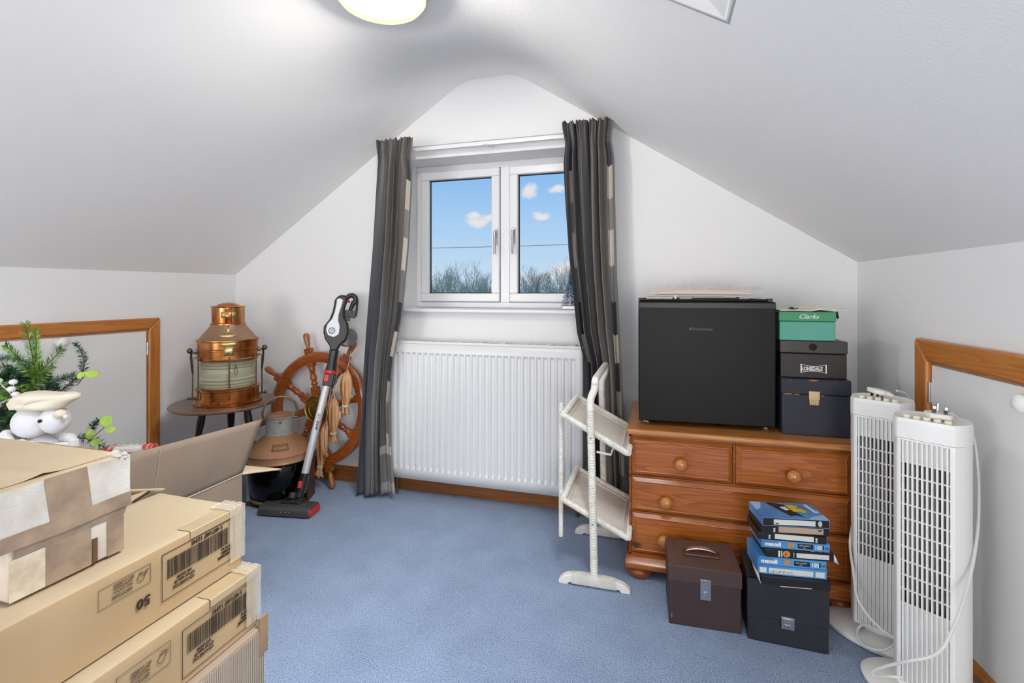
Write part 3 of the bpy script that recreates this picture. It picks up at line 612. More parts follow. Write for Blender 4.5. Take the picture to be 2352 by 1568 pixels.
# ------------------------------------------------------------------ record cases on the floor
m_brn = M('brown_leatherette', '3b2b2b', .5, col2='423030', nscale=7, bump=.35, bscale=450); m_brnt = M('brown_leatherette_lid', '5a423b', .45, col2='634940', nscale=7, bump=.3, bscale=450)
t_ = thing('record_case', 'dark brown record case with a chrome carrying handle and flat clasp', 'case', (.134, 1.640, 0), .04); T = ROOT[t_.name]; w, d, h = .1005, .082, .178
mb = MB(T); mb.box(-w, w, -d, d, 0, h-.0475); ob('body', mb, m_brn, t_, bevel=.003)
mb = MB(T); mb.k = 0; mb.box(-w-.0015, w+.0015, -d-.0015, d+.0015, h-.0465, h-.002); mb.k = 1; mb.box(-w-.0015, w+.0015, -d-.0015, d+.0015, h-.002, h); ob('lid', mb, [M('brown_lid_side', '4a3737', .5, bump=.3, bscale=450), m_brnt], t_, bevel=.001)
mb = MB(T); mb.box(-.052, .052, -.020, .020, h, h+.007); hd = ob('handle_pad', mb, M('handle_brown', '5b3a30', .35), t_, bevel=.004, seg=3)
mb = MB(T); mb.grid(lambda u, v: (-.046+.092*u, -.009+.018*v, h+.008+.012*math.sin(PI*u)**.6), 20, 4); ob('handle', mb, M('chrome', 'd8d8da', .15, 1), hd, solid=.003)
mb = MB(T); mb.box(-.013, .017, -d-.0055, -d-.0018, h-.090, h-.030); mb.box(-.013, .017, -d-.007, -d-.005, h-.038, h-.030); c_ = ob('clasp', mb, m_chrome, t_, bevel=.0006)
mb = MB(T @ Matrix.Translation((.002, -d-.0055, h-.072)) @ Matrix.Rotation(PI/2, 4, 'X')); mb.lathe([(.008, 0), (.007, .003), (.004, .0035), (.001, .0036)], 16); ob('key_hole_boss', mb, MATS['chrome'], c_)
mb = MB(T); mb.box(-w+.006, -w+.009, -d-.0008, -d, .020, .032); ob('worn_patch', mb, m_wear, t_)
m_bk = M('black_leatherette', '23242a', .42, col2='2b2c33', nscale=6, bump=.3, bscale=450, contrast=(.3, .7))
t_ = thing('record_case', 'black record case with silver press lock standing under the video tapes', 'case', (.356, 1.628, 0), -.035); T = ROOT[t_.name]; w, d, h = .1015, .083, .179
mb = MB(T); mb.box(-w, w, -d, d, 0, h-.002); ob('body', mb, m_bk, t_, bevel=.003)
mb = MB(T); mb.box(-w-.001, w+.001, -d-.0035, -d+.004, .073, h); mb.box(-w-.001, w+.001, -d-.0035, d, h-.004, h); ob('flap', mb, m_bk, t_, bevel=.0015)
mb = MB(T); mb.box(-.016, .017, -d-.0075, -d-.003, .052, .086); mb.box(-.012, .013, -d-.0095, -d-.007, .070, .083); mb.box(-.008, .009, -d-.009, -d-.007, .054, .067); l_ = ob('lock', mb, m_chrome, t_, bevel=.001)
mb = MB(T); mb.tube([(0, -d-.0088, .0605), (0, -d-.0094, .0605)], .0018, 8); ob('keyhole', mb, m_black, l_)

# ------------------------------------------------------------------ video tapes
m_vb = M('tape_black', '1c1c20', .4); m_blue = M('sleeve_blue', '3a78b8', .4, col2='5aa0d8', nscale=9, contrast=(.3, .7)); m_lw = M('label_white', 'dcdcd8', .6); m_lb = M('label_beige', 'b9a48f', .6)
m_yel = M('print_yellow', 'e6c02c', .5); m_org = M('print_orange', 'd8912c', .5); m_red = M('print_red', 'c8302a', .5); m_lblue = M('print_pale_blue', 'a9c9ea', .5); m_dkp = M('print_dark', '15171f', .5); m_wp = MATS['print_white']
tapes = []
def tape(label, cx, cy, z, rz, kind, hh=.0228):
    t_ = thing('video_tape', label, 'video tape', (cx, cy, z), rz, 'video tapes stacked on the black record case'); T = ROOT[t_.name]; w, d, h = .0885, .054, hh-.0004
    yf = -d
    if kind in ('maxell', 'windows', 'top'):
        mb = MB(T)
        if kind == 'top': mb.box(-w, w, -d+.001, d, h-.0015, h); mb.box(-w, w, -d+.001, d, 0, .0012); mb.box(-w, -w+.0012, -d+.001, d, 0, h); mb.box(w-.0012, w, -d+.001, d, 0, h)
        else: mb.box(-w, w, -d, d, 0, h)
        sl = ob('sleeve', mb, m_blue, t_, bevel=.0008)
        if kind == 'maxell':
            mb = MB(T); text_mb(mb, 'maxell', (-.080, yf-.0003, .0065), (1, 0, 0), (0, 0, 1), .0150, bold=.0007, sxx=1.1); text_mb(mb, '180', (.049, yf-.0006, .0055), (1, 0, 0), (0, 0, 1), .0170, bold=.0005, sxx=.8); text_mb(mb, 'VIDEO CASSETTE', (.0095, yf-.0007, .0120), (1, 0, 0), (0, 0, 1), .0042, sxx=.9); text_mb(mb, 'PAL', (.020, yf-.0007, .0070), (1, 0, 0), (0, 0, 1), .0040)
            ob('lettering', mb, m_wp, sl)
            mb = MB(T); mb.box(.006, .046, yf-.0004, yf, .0050, .0180); mb.box(.070, .0735, yf-.0004, yf, .0060, .0180); text_mb(mb, 'HG', (.0755, yf-.0003, .0080), (1, 0, 0), (0, 0, 1), .0075); ob('dark_print', mb, m_dkp, sl)
            mb = MB(T)
            for k in range(3): mb.prism([(-.020+k*.0055, .005), (-.0165+k*.0055, .005), (-.0135+k*.0055, .0185), (-.0175+k*.0055, .0185)], yf-.0005, yf, 'y')
            ob('emblem', mb, m_org, sl)
        elif kind == 'windows':
            mb = MB(T); mb.box(-.084, -.066, yf-.0004, yf, .004, .0185); mb.box(-.060, .054, yf-.0004, yf, .004, .0185); mb.box(.060, .083, yf-.0004, yf, .004, .0185); ob('label', mb, m_lw, sl, bevel=.0001)
            mb = MB(T)
            rnd = random.Random(4)
            for k in range(18): x = -.055+k*.0032; mb.box(x, x+.0012, yf-.0006, yf-.0003, .005+rnd.random()*.004, .009+rnd.random()*.004)
            ob('handwriting', mb, m_dkp, sl)
        else:
            mb = MB(T); mb.box(-w+.0012, w-.0012, -d+.003, d-.002, .0012, h-.0015); cs = ob('cassette', mb, m_vb, t_)
            mb = MB(T); mb.box(-.058, .052, -d+.0022, -d+.0032, .004, .0185); ob('label', mb, m_lw, cs)
            mb = MB(T); text_mb(mb, 'VHS', (-.054, -d+.0018, .0055), (1, 0, 0), (0, 0, 1), .0050, bold=.0003); ob('dark_print', mb, m_dkp, cs)
            mb = MB(T @ Matrix.Translation((.064, -d+.0028, .0115)) @ Matrix.Rotation(PI/2, 4, 'X')); mb.lathe([(.0052, 0), (.0052, .0006), (.0036, .0006), (.0036, 0)], 20, sy=1.5); ob('emblem', mb, m_wp, cs)
            mb = MB(T); zt = h+.0003
            def flat(poly, z=zt): mb.prism(poly, z-.0003, z)
            flat([(-.045, .050), (-.028, .052), (.012, -.030), (-.006, -.036)]); flat([(-.028, .052), (.004, .040), (.030, -.040), (.012, -.030)]); ob('dark_print', mb, m_dkp, sl)
            mb = MB(T); flat([(.006, .038), (.036, .034), (.040, .026), (.024, .020), (.046, .012), (.052, -.006), (.036, -.012), (.034, -.004), (.014, -.006)], zt+.0002); ob('yellow_print', mb, m_yel, sl)
            mb = MB(T); text_mb(mb, 'maxell', (.062, .046, zt+.0001), (.15, -1, 0), (1, .15, 0), .018, bold=.0008, sxx=1.15); mb.prism([(-.014, .022), (.002, .026), (.008, .006), (-.006, .000)], zt, zt+.0003); ob('white_print', mb, m_wp, sl)
            mb = MB(T); flat([(-.088, .053), (-.056, .053), (-.070, .012), (-.088, -.005)]); ob('pale_print', mb, m_lblue, sl); mb = MB(T); flat([(.035, -.052), (.088, -.052), (.088, -.02), (.05, -.035)]); ob('pale_print', mb, m_lblue, sl)
    else:
        mb = MB(T); mb.box(-w, w, -d, d, 0, h); cs = ob('cassette', mb, m_vb, t_, bevel=.001)
        if kind == 'white': mb = MB(T); mb.box(-.044, .056, yf-.0004, yf, .0045, .0185); ob('label', mb, m_lw, cs); em_ = (-.059, .063)
        elif kind == 'beige': mb = MB(T); mb.box(-.044, .073, yf-.0004, yf, .0035, .0195); ob('label', mb, m_lb, cs); em_ = (-.056, None); mb = MB(T); text_mb(mb, 'VHS', (.059, yf-.0006, .0125), (1, 0, 0), (0, 0, 1), .0050, bold=.0004); ob('dark_print', mb, m_dkp, cs)
        elif kind == 'logo':
            mb = MB(T); mb.box(-.008, .076, yf-.0004, yf, .0035, .0165); ob('label', mb, m_lw, cs)
            mb = MB(T); mb.box(-.056, -.051, yf-.0004, yf, .003, .0195); mb.box(-.048, -.0455, yf-.0004, yf, .003, .0195); text_mb(mb, 'T-120', (-.0135, yf-.0005, .0035), (0, 0, 1), (-1, 0, 0), .0055); ob('white_print', mb, m_wp, cs)
            mb = MB(T @ Matrix.Translation((-.034, yf, .0115)) @ Matrix.Rotation(PI/2, 4, 'X')); mb.lathe([(.0090, 0), (.0085, .0004), (.001, .0005)], 20, sx=1.1); ob('emblem', mb, m_org, cs)
            mb = MB(T @ Matrix.Translation((-.036, yf, .0115)) @ Matrix.Rotation(PI/2, 4, 'X')); mb.lathe([(.0045, .0002), (.001, .0008)], 14, sy=1.5); ob('emblem', mb, m_red, cs); em_ = (None, None)
            mb = MB(T); mb.box(.030, .040, -.050, -.044, h-.0002, h+.0003); mb.box(.052, .060, -.050, -.044, h-.0002, h+.0003); ob('white_print', mb, m_wp, cs)
            mb = MB(T); mb.box(.066, .082, -.052, -.042, h-.0002, h+.0003); ob('red_print', mb, m_red, cs)
            mb = MB(T); mb.add([(w, -d, 0), (w, -d, h), (w+.012, -d-.002, -.006), (w+.006, -d, -.003)], [(0, 1, 2, 3)]); ob('torn_flap', mb, m_lw, cs, solid=.0008)
        else:
            em_ = (None, None)
            mb = MB(T); mb.box(-.070, -.058, yf-.0002, yf, .006, .012); ob('moulded_mark', mb, m_dkp, cs)
            mb = MB(T); mb.add([(-w-.001, -d, .001), (-w-.002, -d+.06, .001), (-w-.010, -d+.05, .034), (-w-.008, -d-.004, .030)], [(0, 1, 2, 3)]); mb.grid(lambda u, v: (-.04+.08*u, yf-.001-.001*v, -.0008+.0022*v+.002*u), 8, 2); ob('paper_insert', mb, m_lw, cs, solid=.0008)
        for e in em_:
            if e is not None:
                mb = MB(T); text_mb(mb, 'VHS' if e < 0 else 'E180', (e+(.003 if e < 0 else .002), yf-.0005, .003), (0, 0, 1), (-1, 0, 0), .0065, bold=.0003); ob('white_print', mb, m_wp, cs)
    tapes.append(t_); return t_
z = .1795
tape('plain black video tape case at the bottom of the tape stack', .3645, 1.580, z, .10, 'plain', .0235); z += .0237
tape('blue tape sleeve with three white label windows just above the bottom black case', .3580, 1.592, z, .10, 'windows', .0245); z += .0247
tape('lower of two blue sleeves lettered maxell 180, on the one with white windows', .3575, 1.594, z, .105, 'maxell', .0235); z += .0237
tape('black video tape with orange emblem and white label pushed out to the right', .3760, 1.597, z, .14, 'logo', .022); z += .0222
tape('upper of two blue sleeves lettered maxell 180, under the black tapes', .3680, 1.602, z, .11, 'maxell', .023); z += .0232
tape('black video tape with a white label, third from the top of the stack', .3590, 1.598, z, .10, 'white', .0215); z += .0217
tape('black video tape with a beige label, second from the top of the stack', .3650, 1.598, z, .15, 'beige', .0215); z += .0217
tape('topmost video tape in a blue sleeve with a yellow and black picture', .3650, 1.594, z, .17, 'top', .0235)

# ------------------------------------------------------------------ tower fans
m_fan = M('fan_white_plastic', 'efefed', .35, bump=.08, bscale=900); m_fanb = M('fan_blower_beige', 'c9c0b5', .6); m_btn = M('button_cream', 'eee6d2', .4); m_cord = M('white_cord', 'dcdcd8', .45); m_pin = M('plug_pin_steel', 'a5a5a5', .3, 1)
def sect(k):   # cross-section outline of the body
    o_ = []
    o_ += [(-.050, -.058), (.050, -.058), (.0545, -.056), (.066, -.038), (.072, -.014)]
    for a in range(0, 181, 15): o_.append((.073*math.cos(math.radians(a))*1.0, .004+.060*math.sin(math.radians(a))))
    o_ += [(-.072, -.014), (-.066, -.038), (-.0545, -.056)]
    return [(x*k, y*k) for x, y in o_]
def make_fan(label, loc, rz, cords, plug):
    f = thing('tower_fan', label, 'fan', loc, rz, 'white tower fans'); T = ROOT[f.name]; H = .693
    mb = MB(T); mb.lathe([(.13, 0), (.144, .004), (.146, .012), (.138, .018), (.09, .024), (.066, .030), (.06, .05)], 56, sy=.68); ob('base', mb, m_fan, f, smooth=50)
    # body: everything behind the front, with the grille opening left out
    S = sect(1); n = len(S); mb = MB(T); z0, z1 = .045, .643; vs = []
    zs = [z0, z1]
    for zz in zs: vs += [(x, y, zz) for x, y in S]
    fs = [(i, (i+1) % n, n+(i+1) % n, n+i) for i in range(n) if i != 0]+[tuple(range(n))[::-1]]
    mb.add(vs, fs)
    # front jambs, sill and head round the grille
    mb.box(-.050, -.046, -.058, -.020, z0, z1); mb.box(.046, .050, -.058, -.020, z0, z1); mb.box(-.046, .046, -.058, -.03, z1-.004, z1); mb.box(-.046, .046, -.058, -.03, z0, z0+.008)
    mb.box(-.046, .046, -.0525, -.046, .586, z1-.004); mb.box(-.046, .046, -.0525, -.046, z0+.008, .242)
    ob('body', mb, m_fan, f, smooth=28)
    mb = MB(T); mb.box(-.05, .05, -.006, .0, z0+.02, z1-.02); ob('inner_housing', mb, M('fan_inside_dark', '7d766e', .8), f)
    mb = MB(T)
    for i in range(22):
        a = 2*PI*i/22; c_, s_ = math.cos(a), math.sin(a); r0, r1 = .020, .029
        mb.add([(-.012+r0*c_, -.030+.5*r0*s_, .235), (-.012+r1*c_+.003*s_, -.030+.5*r1*s_, .235), (-.012+r1*c_+.003*s_, -.030+.5*r1*s_, .59), (-.012+r0*c_, -.030+.5*r0*s_, .59)], [(0, 1, 2, 3)])
    ob('blower', mb, m_fanb, f, solid=.0012)
    for i in range(10):
        x = -.0415+i*.0092; mb = MB(T); mb.box(x-.0019, x+.0019, -.0605, -.048, z0+.006, z1-.003); ob('grille_rib', mb, m_fan, f, bevel=.0008, seg=1)
    for i in range(11):
        zz = .242+i*.0344; mb = MB(T); mb.box(-.046, .046, -.055, -.050, zz-.0018, zz+.0018); ob('grille_bar', mb, m_fan, f)
    S2 = sect(1.02); mb = MB(T); mb.prism(S2, z1+.001, H-.010); S3 = sect(.985)
    m_ = len(S2); mb.add([(x, y, H-.010) for x, y in S2]+[(x, y, H-.001) for x, y in S3], [(i, (i+1) % m_, m_+(i+1) % m_, m_+i) for i in range(m_)]); S4 = sect(.90)
    mb.add([(x, y, H-.001) for x, y in S3]+[(x, y, H-.004) for x, y in S4], [(i, (i+1) % m_, m_+(i+1) % m_, m_+i) for i in range(m_)]+[tuple(range(m_, 2*m_))])
    ob('top_cap', mb, m_fan, f, smooth=50)
    for i in range(5):
        mb = MB(T); mb.lathe([(.0072, 0), (.0072, .008), (.006, .0095), (.001, .0098)], 20, (-.040+i*.0195, -.036, H-.005)); ob('button', mb, m_btn, f)
    # plug
    px, py, pz, tilt, up = plug
    P = T @ Matrix.Translation((px, py, pz)) @ Matrix.Rotation(tilt[2], 4, 'Z') @ Matrix.Rotation(tilt[0], 4, 'X') @ Matrix.Rotation(tilt[1], 4, 'Y')
    if not up: P = P @ Matrix.Rotation(PI, 4, 'X')
    mb = MB(P); mb.prism([(-.026, -.012), (-.018, -.024), (.018, -.024), (.026, -.012), (.026, .010), (.012, .026), (-.012, .026), (-.026, .010)], 0, .013); mb.tube([(0, .024, .007), (0, .042, .006)], [.006, .004], 10)
    pl = ob('plug', mb, M('plug_white', 'e9e7e0', .35), f, bevel=.003, seg=2)
    for q, lng in (((0, .012), 1), ((-.011, -.010), 0), ((.011, -.010), 0)):
        mb = MB(P)
        if lng: mb.box(-.002, .002, .008, .016, .013, .034)
        else: mb.box(q[0]-.0032, q[0]+.0032, q[1]-.002, q[1]+.002, .022, .030)
        ob('pin', mb, m_pin, pl, bevel=.0005)
        if not lng: mb = MB(P); mb.box(q[0]-.0032, q[0]+.0032, q[1]-.002, q[1]+.002, .013, .022); ob('pin_sleeve', mb, m_black, pl, label='black insulated pin sleeve')
    for c_ in cords:
        mb = MB(); mb.tube(bz(c_, 8), .0034, 8); ob('cord', mb, m_cord, f)
    return f
RZ1_, RZ2_ = math.radians(-32.7), math.radians(-37)
make_fan('white tower fan farther back by the chest, its plug resting pins down on top', (.625, 1.665, 0), RZ1_,
  [[(.6754, 1.699, .708), (.715, 1.735, .690), (.722, 1.742, .64), (.715, 1.735, .42)],
   [(.575, 1.715, .33), (.545, 1.665, .2628), (.5389, 1.6172, .1922), (.5355, 1.585, .1489), (.5509, 1.5634, .1192), (.5699, 1.5325, .105), (.5982, 1.5096, .0938)],
   [(.60, 1.62, .050), (.5675, 1.6256, .0508), (.5496, 1.6204, .040), (.5414, 1.6023, .0297), (.5489, 1.5785, .0222), (.5716, 1.5643, .0247), (.5955, 1.5609, .0313), (.6238, 1.5692, .0508)]],
  (-.004, -.006, .716, (.10, .16, 1.1), False))
make_fan('white tower fan nearest the camera with its plug lying pins up on top', (.643, 1.436, 0), RZ2_,
  [[(.690, 1.4547, .7017), (.7328, 1.4765, .6685), (.7473, 1.4756, .6323), (.7472, 1.4599, .5412), (.7276, 1.4229, .4492), (.6912, 1.3705, .378), (.6395, 1.3033, .3195), (.6031, 1.2714, .2699), (.5822, 1.2599, .2398), (.5561, 1.2538, .2213), (.5242, 1.2586, .2036), (.4972, 1.2923, .1628), (.4782, 1.318, .128), (.482, 1.3191, .116), (.5019, 1.2937, .1382), (.5231, 1.2866, .146)]],
  (.012, -.002, .694, (.0, .06, .45), True))

# ------------------------------------------------------------------ wicker-wrapped magazine rack
m_wick = M('white_wicker_wrap', 'ece9e2', .6, col2='dcd7cc', nscale=30); m_rackp = M('rack_tray_panel', 'efe9e0', .6, col2='e2d4c2', nscale=4, contrast=(.4, .75)); m_whp = M('rack_white_paint', 'ebe8e0', .45)
rack = thing('magazine_rack', 'white wicker-wrapped magazine rack with two sloping trays in front of the right curtain', 'rack', (-.20, 1.84, 0))
def wrap(pts, r, step=.0052, n=9, flat=None):
    P = [Vector(p) for p in pts]; L = [0]
    for a, c in zip(P[:-1], P[1:]): L.append(L[-1]+(c-a).length)
    k = int(L[-1]/step)*2; out = []; R = []
    for i in range(k+1):
        d = L[-1]*i/k; j = max(q for q in range(len(L)) if L[q] <= d+1e-9); j = min(j, len(P)-2)
        f = (d-L[j])/max(1e-9, L[j+1]-L[j]); out.append(P[j]+(P[j+1]-P[j])*f); rr = r(d/L[-1]) if callable(r) else r
        R.append(rr*(1.0 if i % 2 else .86))
    m = MB(); m.tube(out, R, n); return m
YA, YR = 1.675, 2.03
for yy, hh in ((YA, .72), (YR, .715)):
    m = wrap([(-.2015, yy, .028), (-.2145, yy, .60)], .0135); ob('upright', m, m_wick, rack)
    m = MB(); m.tube(bz([(-.2145, yy, .595), (-.213, yy, .635), (-.202, yy, .665), (-.199, yy, .688)], 6), .0125, 10); ob('upright_tip', m, m_whp, rack)
    fpts = bz([(-.322, yy-.002, .012), (-.300, yy, .030), (-.26, yy, .036), (-.20, yy, .037), (-.14, yy, .034), (-.105, yy, .027), (-.083, yy+.002, .010)], 8)
    m = MB()
    for k in range(len(fpts)-1): pass
    prof_ = [(p.x, p.z) for p in fpts]; bot = [(-.083, 0), (-.112, 0), (-.118, .008), (-.285, .008), (-.292, 0), (-.322, 0)]
    m.prism(prof_+bot, yy-.0125, yy+.0125, 'y'); ft = ob('foot', m, m_whp, rack, bevel=.003)
    m = MB()
    for k in range(44):
        x = -.278+k*.0036
        if x > -.128: break
        zt = min(q[1] for q in prof_ if abs(q[0]-x) < .012)+.0012
        m.box(x, x+.0029, yy-.0142, yy+.0142, .006, zt+.001)
    ob('wicker_wrap', m, m_wick, ft, bevel=.0006, seg=1)
m = MB(); m.tube(bz([(-.199, YA, .686), (-.198, YA+.012, .700), (-.197, 1.85, .702), (-.198, YR-.012, .700), (-.199, YR, .686)], 8), .0125, 10); ob('handle', m, m_whp, rack)
for (za, zb) in ((.562, .448), (.268, .163)):
    xa, xb = -.316, -.094; y0_, y1_ = YA+.020, YR-.020
    A = Vector((xa, y0_, za)); B = Vector((xb, y0_, zb)); C_ = Vector((xb, y1_, zb)); D = Vector((xa, y1_, za))
    up = (B-A).cross(D-A).normalized()
    m = MB(); m.add([A-up*.004, B-up*.004, C_-up*.004, D-up*.004, A+up*.001, B+up*.001, C_+up*.001, D+up*.001], [(0, 3, 2, 1), (4, 5, 6, 7), (0, 1, 5, 4), (1, 2, 6, 5), (2, 3, 7, 6), (3, 0, 4, 7)]); tray = ob('tray', m, m_rackp, rack)
    off = up*.008
    for p, q in ((A, B), (D, C_), (A, D), (B, C_)):
        ob('wrapped_edge', wrap([p+off, q+off], .0105), m_wick, tray)
    m = MB(); k_ = .022; ex = (B-A).normalized()*k_; ey = Vector((0, k_, 0))
    q = [A+ex+ey, B-ex+ey, C_-ex-ey, D+ex-ey]
    for a_ in range(4): m.tube([q[a_]+up*.002, q[(a_+1) % 4]+up*.002], .0028, 6)
    ob('beading', m, m_whp, tray)
    for yy in (YA, YR):
        m = MB(); c_ = (A+B)/2; xx = -.2015-.013*(c_.z/.6); m.tube([(xx, min(yy, yy) - .015 if yy == YA else yy+.015, c_.z), (xx, y0_ if yy == YA else y1_, c_.z)], .0035, 8); ob('screw', m, m_chrome, tray)
for yy in (1.735,):
    m = wrap([(-.327, yy, .60), (-.327, yy, .125)], .0085); ob('tray_rod', m, m_wick, rack)
m = MB(); m.tube([(-.195, YA+.015, .452), (-.150, YA+.035, .440), (-.145, YA+.06, .452)], .004, 6); ob('wire_stay', m, m_whp, rack)

# ------------------------------------------------------------------ stool and anchor lantern
m_dkw = wood('dark_oak_top', '4a3022', '6b4a36', '80604a', 'x', .3, .8, .4, False); m_leg = M('black_leg', '1d1714', .4, coat=.3)
st = thing('stool', 'round dark wooden stool with three black turned legs in the left corner', 'stool', (-2.015, 1.90, 0))
mb = MB(); mb.lathe([(.20, .449), (.222, .450), (.228, .455), (.228, .460), (.224, .465), (.10, .467)], 64, (-2.015, 1.90, 0)); ob('seat', mb, m_dkw, st, smooth=30)
Rr, Cc = Vector((.9595, .2816, 0)), Vector((-.2816, .9595, 0)); sc0 = Vector((-2.015, 1.90, 0))
for (a, c, e, f) in ((-.062, -.06, -.125, -.10), (.0, .06, -.035, .11), (.118, -.02, .20, -.045)):
    p, q = sc0+Rr*a+Cc*c, sc0+Rr*e+Cc*f; k = 14; pts = [Vector((p.x+(q.x-p.x)*i/k, p.y+(q.y-p.y)*i/k, .452*(1-i/k))) for i in range(k+1)]
    mb = MB(); mb.tube(pts, [.015, .015, .017, .016, .013, .0145, .016, .0165, .016, .015, .014, .012, .015, .016, .011], 12); ob('leg', mb, m_leg, st, smooth=60)
m_cop = M('polished_copper', 'd69a64', .27, 1, 'a8622e', 9, 4, (1, 1, 1), contrast=(.35, .62), rvar=.08); m_copd = M('dull_copper', 'a58468', .45, .9, 'b8957a', 5, rvar=.1)
m_lens, t, b = bsdf('ribbed_lantern_glass'); b.inputs['Base Color'].default_value = lin('eceed2'); b.inputs['Roughness'].default_value = .06; b.inputs['Transmission Weight'].default_value = .6; b.inputs['IOR'].default_value = 1.42
ln = thing('ship_lantern', 'tall polished copper and glass ship lantern with brass plates standing on the stool', 'lantern', (-1.99, 1.90, .467)); L0 = (-1.99, 1.90, 0)
def lz(name, prof, mat, n=48, c=L0, parent=ln, smooth=35, cap=True): m = MB(); m.lathe(prof, n, c, cap=cap); return ob(name, m, mat, parent, smooth=smooth)
lz('base', [(.10, .467), (.146, .4675), (.147, .473), (.142, .475), (.133, .480), (.132, .530), (.136, .533), (.136, .540), (.128, .543), (.10, .545)], m_cop)
lz('lens', [(.110, .543), (.110, .549), (.119, .555), (.111, .561), (.121, .569), (.112, .576), (.122, .586), (.114, .594), (.118, .610), (.118, .628), (.114, .636), (.122, .643), (.112, .650), (.121, .657), (.111, .663), (.119, .669), (.110, .674), (.104, .674), (.104, .543)], m_lens, 56, smooth=50, cap=False)
lz('burner', [(.03, .545), (.034, .56), (.020, .575), (.018, .60), (.010, .62), (.001, .63)], M('burner_cream', 'cfc7ae', .5), 20)
lz('collar', [(.105, .672), (.130, .674), (.132, .680), (.129, .684), (.129, .718), (.1345, .721), (.1345, .726), (.129, .729), (.129, .760), (.134, .764), (.133, .770), (.11, .772)], m_cop)
lz('cone', [(.131, .768), (.118, .780), (.076, .834), (.074, .840), (.06, .842)], m_copd)
ch = lz('chimney', [(.070, .838), (.076, .840), (.076, .845), (.070, .848), (.071, .920), (.075, .924), (.073, .928), (.05, .930), (.045, .936), (.02, .942), (.001, .944)], m_cop)
ca = math.atan2(-.691, .723)
def onlan(az, r, z): return (-1.99+r*math.cos(az), 1.90+r*math.sin(az), z)
def plate(name, az, half, z0, z1, r0, r1, mat, parent=ln, th=.0015, n=6, oval=False):
    m = MB(); vs = []
    for i in range(n+1):
        a_ = az-half+2*half*i/n; e = math.sqrt(max(.15, 1-((i-n/2)/(n/2))**2)) if oval else 1; zm, zh = (z0+z1)/2, (z1-z0)/2*e
        rl = r0+(r1-r0)*((zm-zh)-z0)/(z1-z0); ru = r0+(r1-r0)*((zm+zh)-z0)/(z1-z0); vs += [onlan(a_, rl+.0012, zm-zh), onlan(a_, ru+.0012, zm+zh)]
    m.add(vs, [(2*i, 2*i+2, 2*i+3, 2*i+1) for i in range(n)]); return ob(name, m, mat, parent, solid=th)
m_br2 = M('bright_brass', 'd2c489', .42, .9)
plate('brass_plate', ca, .42, .872, .902, .0705, .071, m_br2, ch)
plate('brass_plate', ca, .34, .785, .802, .114, .101, m_br2, ln, oval=True)
plate('brass_strap', ca, .05, .806, .772+.065, .0985, .078, m_br2, ln)
plate('brass_strap', ca, .20, .846, .918, .0705, .071, m_cop, ch)
lt = plate('latch', ca+.02, .14, .700, .742, .1345, .1345, m_br2, ln, th=.006, n=4)
plate('latch_hook', ca+.02, .26, .744, .762, .131, .131, m_br2, lt, th=.003)
mb = MB(); mb.tube([onlan(ca, .1375, .712), onlan(ca, .142, .712)], .003, 8); ob('keyhole', mb, m_black, lt)
m_rod = M('dark_brass_rod', '7c6444', .4, .9)
for da in (-1.35, -1.05, .03, 1.0, 1.35, 2.6, -2.6):
    a_ = ca+da
    r_ = .147 if abs(da) > 1.2 else .138
    mb = MB(); mb.tube(bz([onlan(a_, .131, .690), onlan(a_, r_, .684), onlan(a_, r_, .66), onlan(a_, r_, .545), onlan(a_, r_, .505), onlan(a_, .132, .496)], 5), .0034, 8); ob('guard_rod', mb, m_rod, ln)
for sgn in (-1, 1):
    a_ = ca+sgn*1.5
    mb = MB(); mb.tube([onlan(a_, .128, .705), onlan(a_, .150, .716)], .005, 8); mb.ball(onlan(a_, .157, .720), .0125, 14, 10); ob('pivot_knob', mb, m_rod, ln, smooth=60)
    mb = MB(); mb.tube(bz([onlan(a_, .150, .716), onlan(a_-sgn*.1, .152, .68), onlan(a_-sgn*.25, .150, .62)], 5), .0045, 8); ob('bail_arm', mb, M('dark_iron', '3a322c', .5, .6), ln)
    mb = MB(); mb.tube([onlan(a_, .13, .492), onlan(a_, .156, .497)], .004, 8); mb.ball(onlan(a_, .160, .498), .008, 12, 8); ob('thumb_screw', mb, m_rod, ln, smooth=60)
mb = MB()
for k in range(26): p = onlan(2*PI*k/26, .1335, .486); mb.ball(p, .0022, 6, 4)
ob('rivet', mb, m_cop, ln)
mb = MB(); mb.tube(bz([onlan(ca+.22, .138, .66), onlan(ca+.17, .139, .625), onlan(ca+.22, .139, .612), onlan(ca+.27, .139, .625), onlan(ca+.22, .138, .655)], 5), .0016, 6); ob('chain_link', mb, m_rod, ln)

# ------------------------------------------------------------------ second lantern on the floor
l2 = thing('ship_lantern', 'squat copper ship lantern with black bulging lens and grey chimney on the carpet', 'lantern', (-1.74, 1.96, 0))
A2, B2, C2, D2 = (-1.83, 1.845), (-1.558, 1.895), (-1.62, 2.06), (-1.90, 2.02)
m_oldc = M('aged_copper_hood', 'b58564', .5, .45, '99704f', 7, rvar=.08); m_galv = M('galvanised', 'a3a39f', .5, .35, '8a8883', 12)
mb = MB(); mb.prism([A2, B2, C2, D2], 0, .022); ob('base_plate', mb, M('lantern_base_brown', '5a4630', .5, .3), l2, bevel=.003)
mb = MB(); mb.prism([(-1.584, 1.952), (-1.572, 1.950), (-1.62, 2.06), (-1.632, 2.058)], .022, .225); ob('side_panel', mb, M('side_panel_copper', '6b4632', .55, .4), l2)
mb = MB(); mb.prism([(-1.83, 1.846), (-1.812, 1.849), (-1.816, 1.866), (-1.834, 1.863)], .022, .235); ob('corner_post', mb, m_galv, l2, bevel=.002)
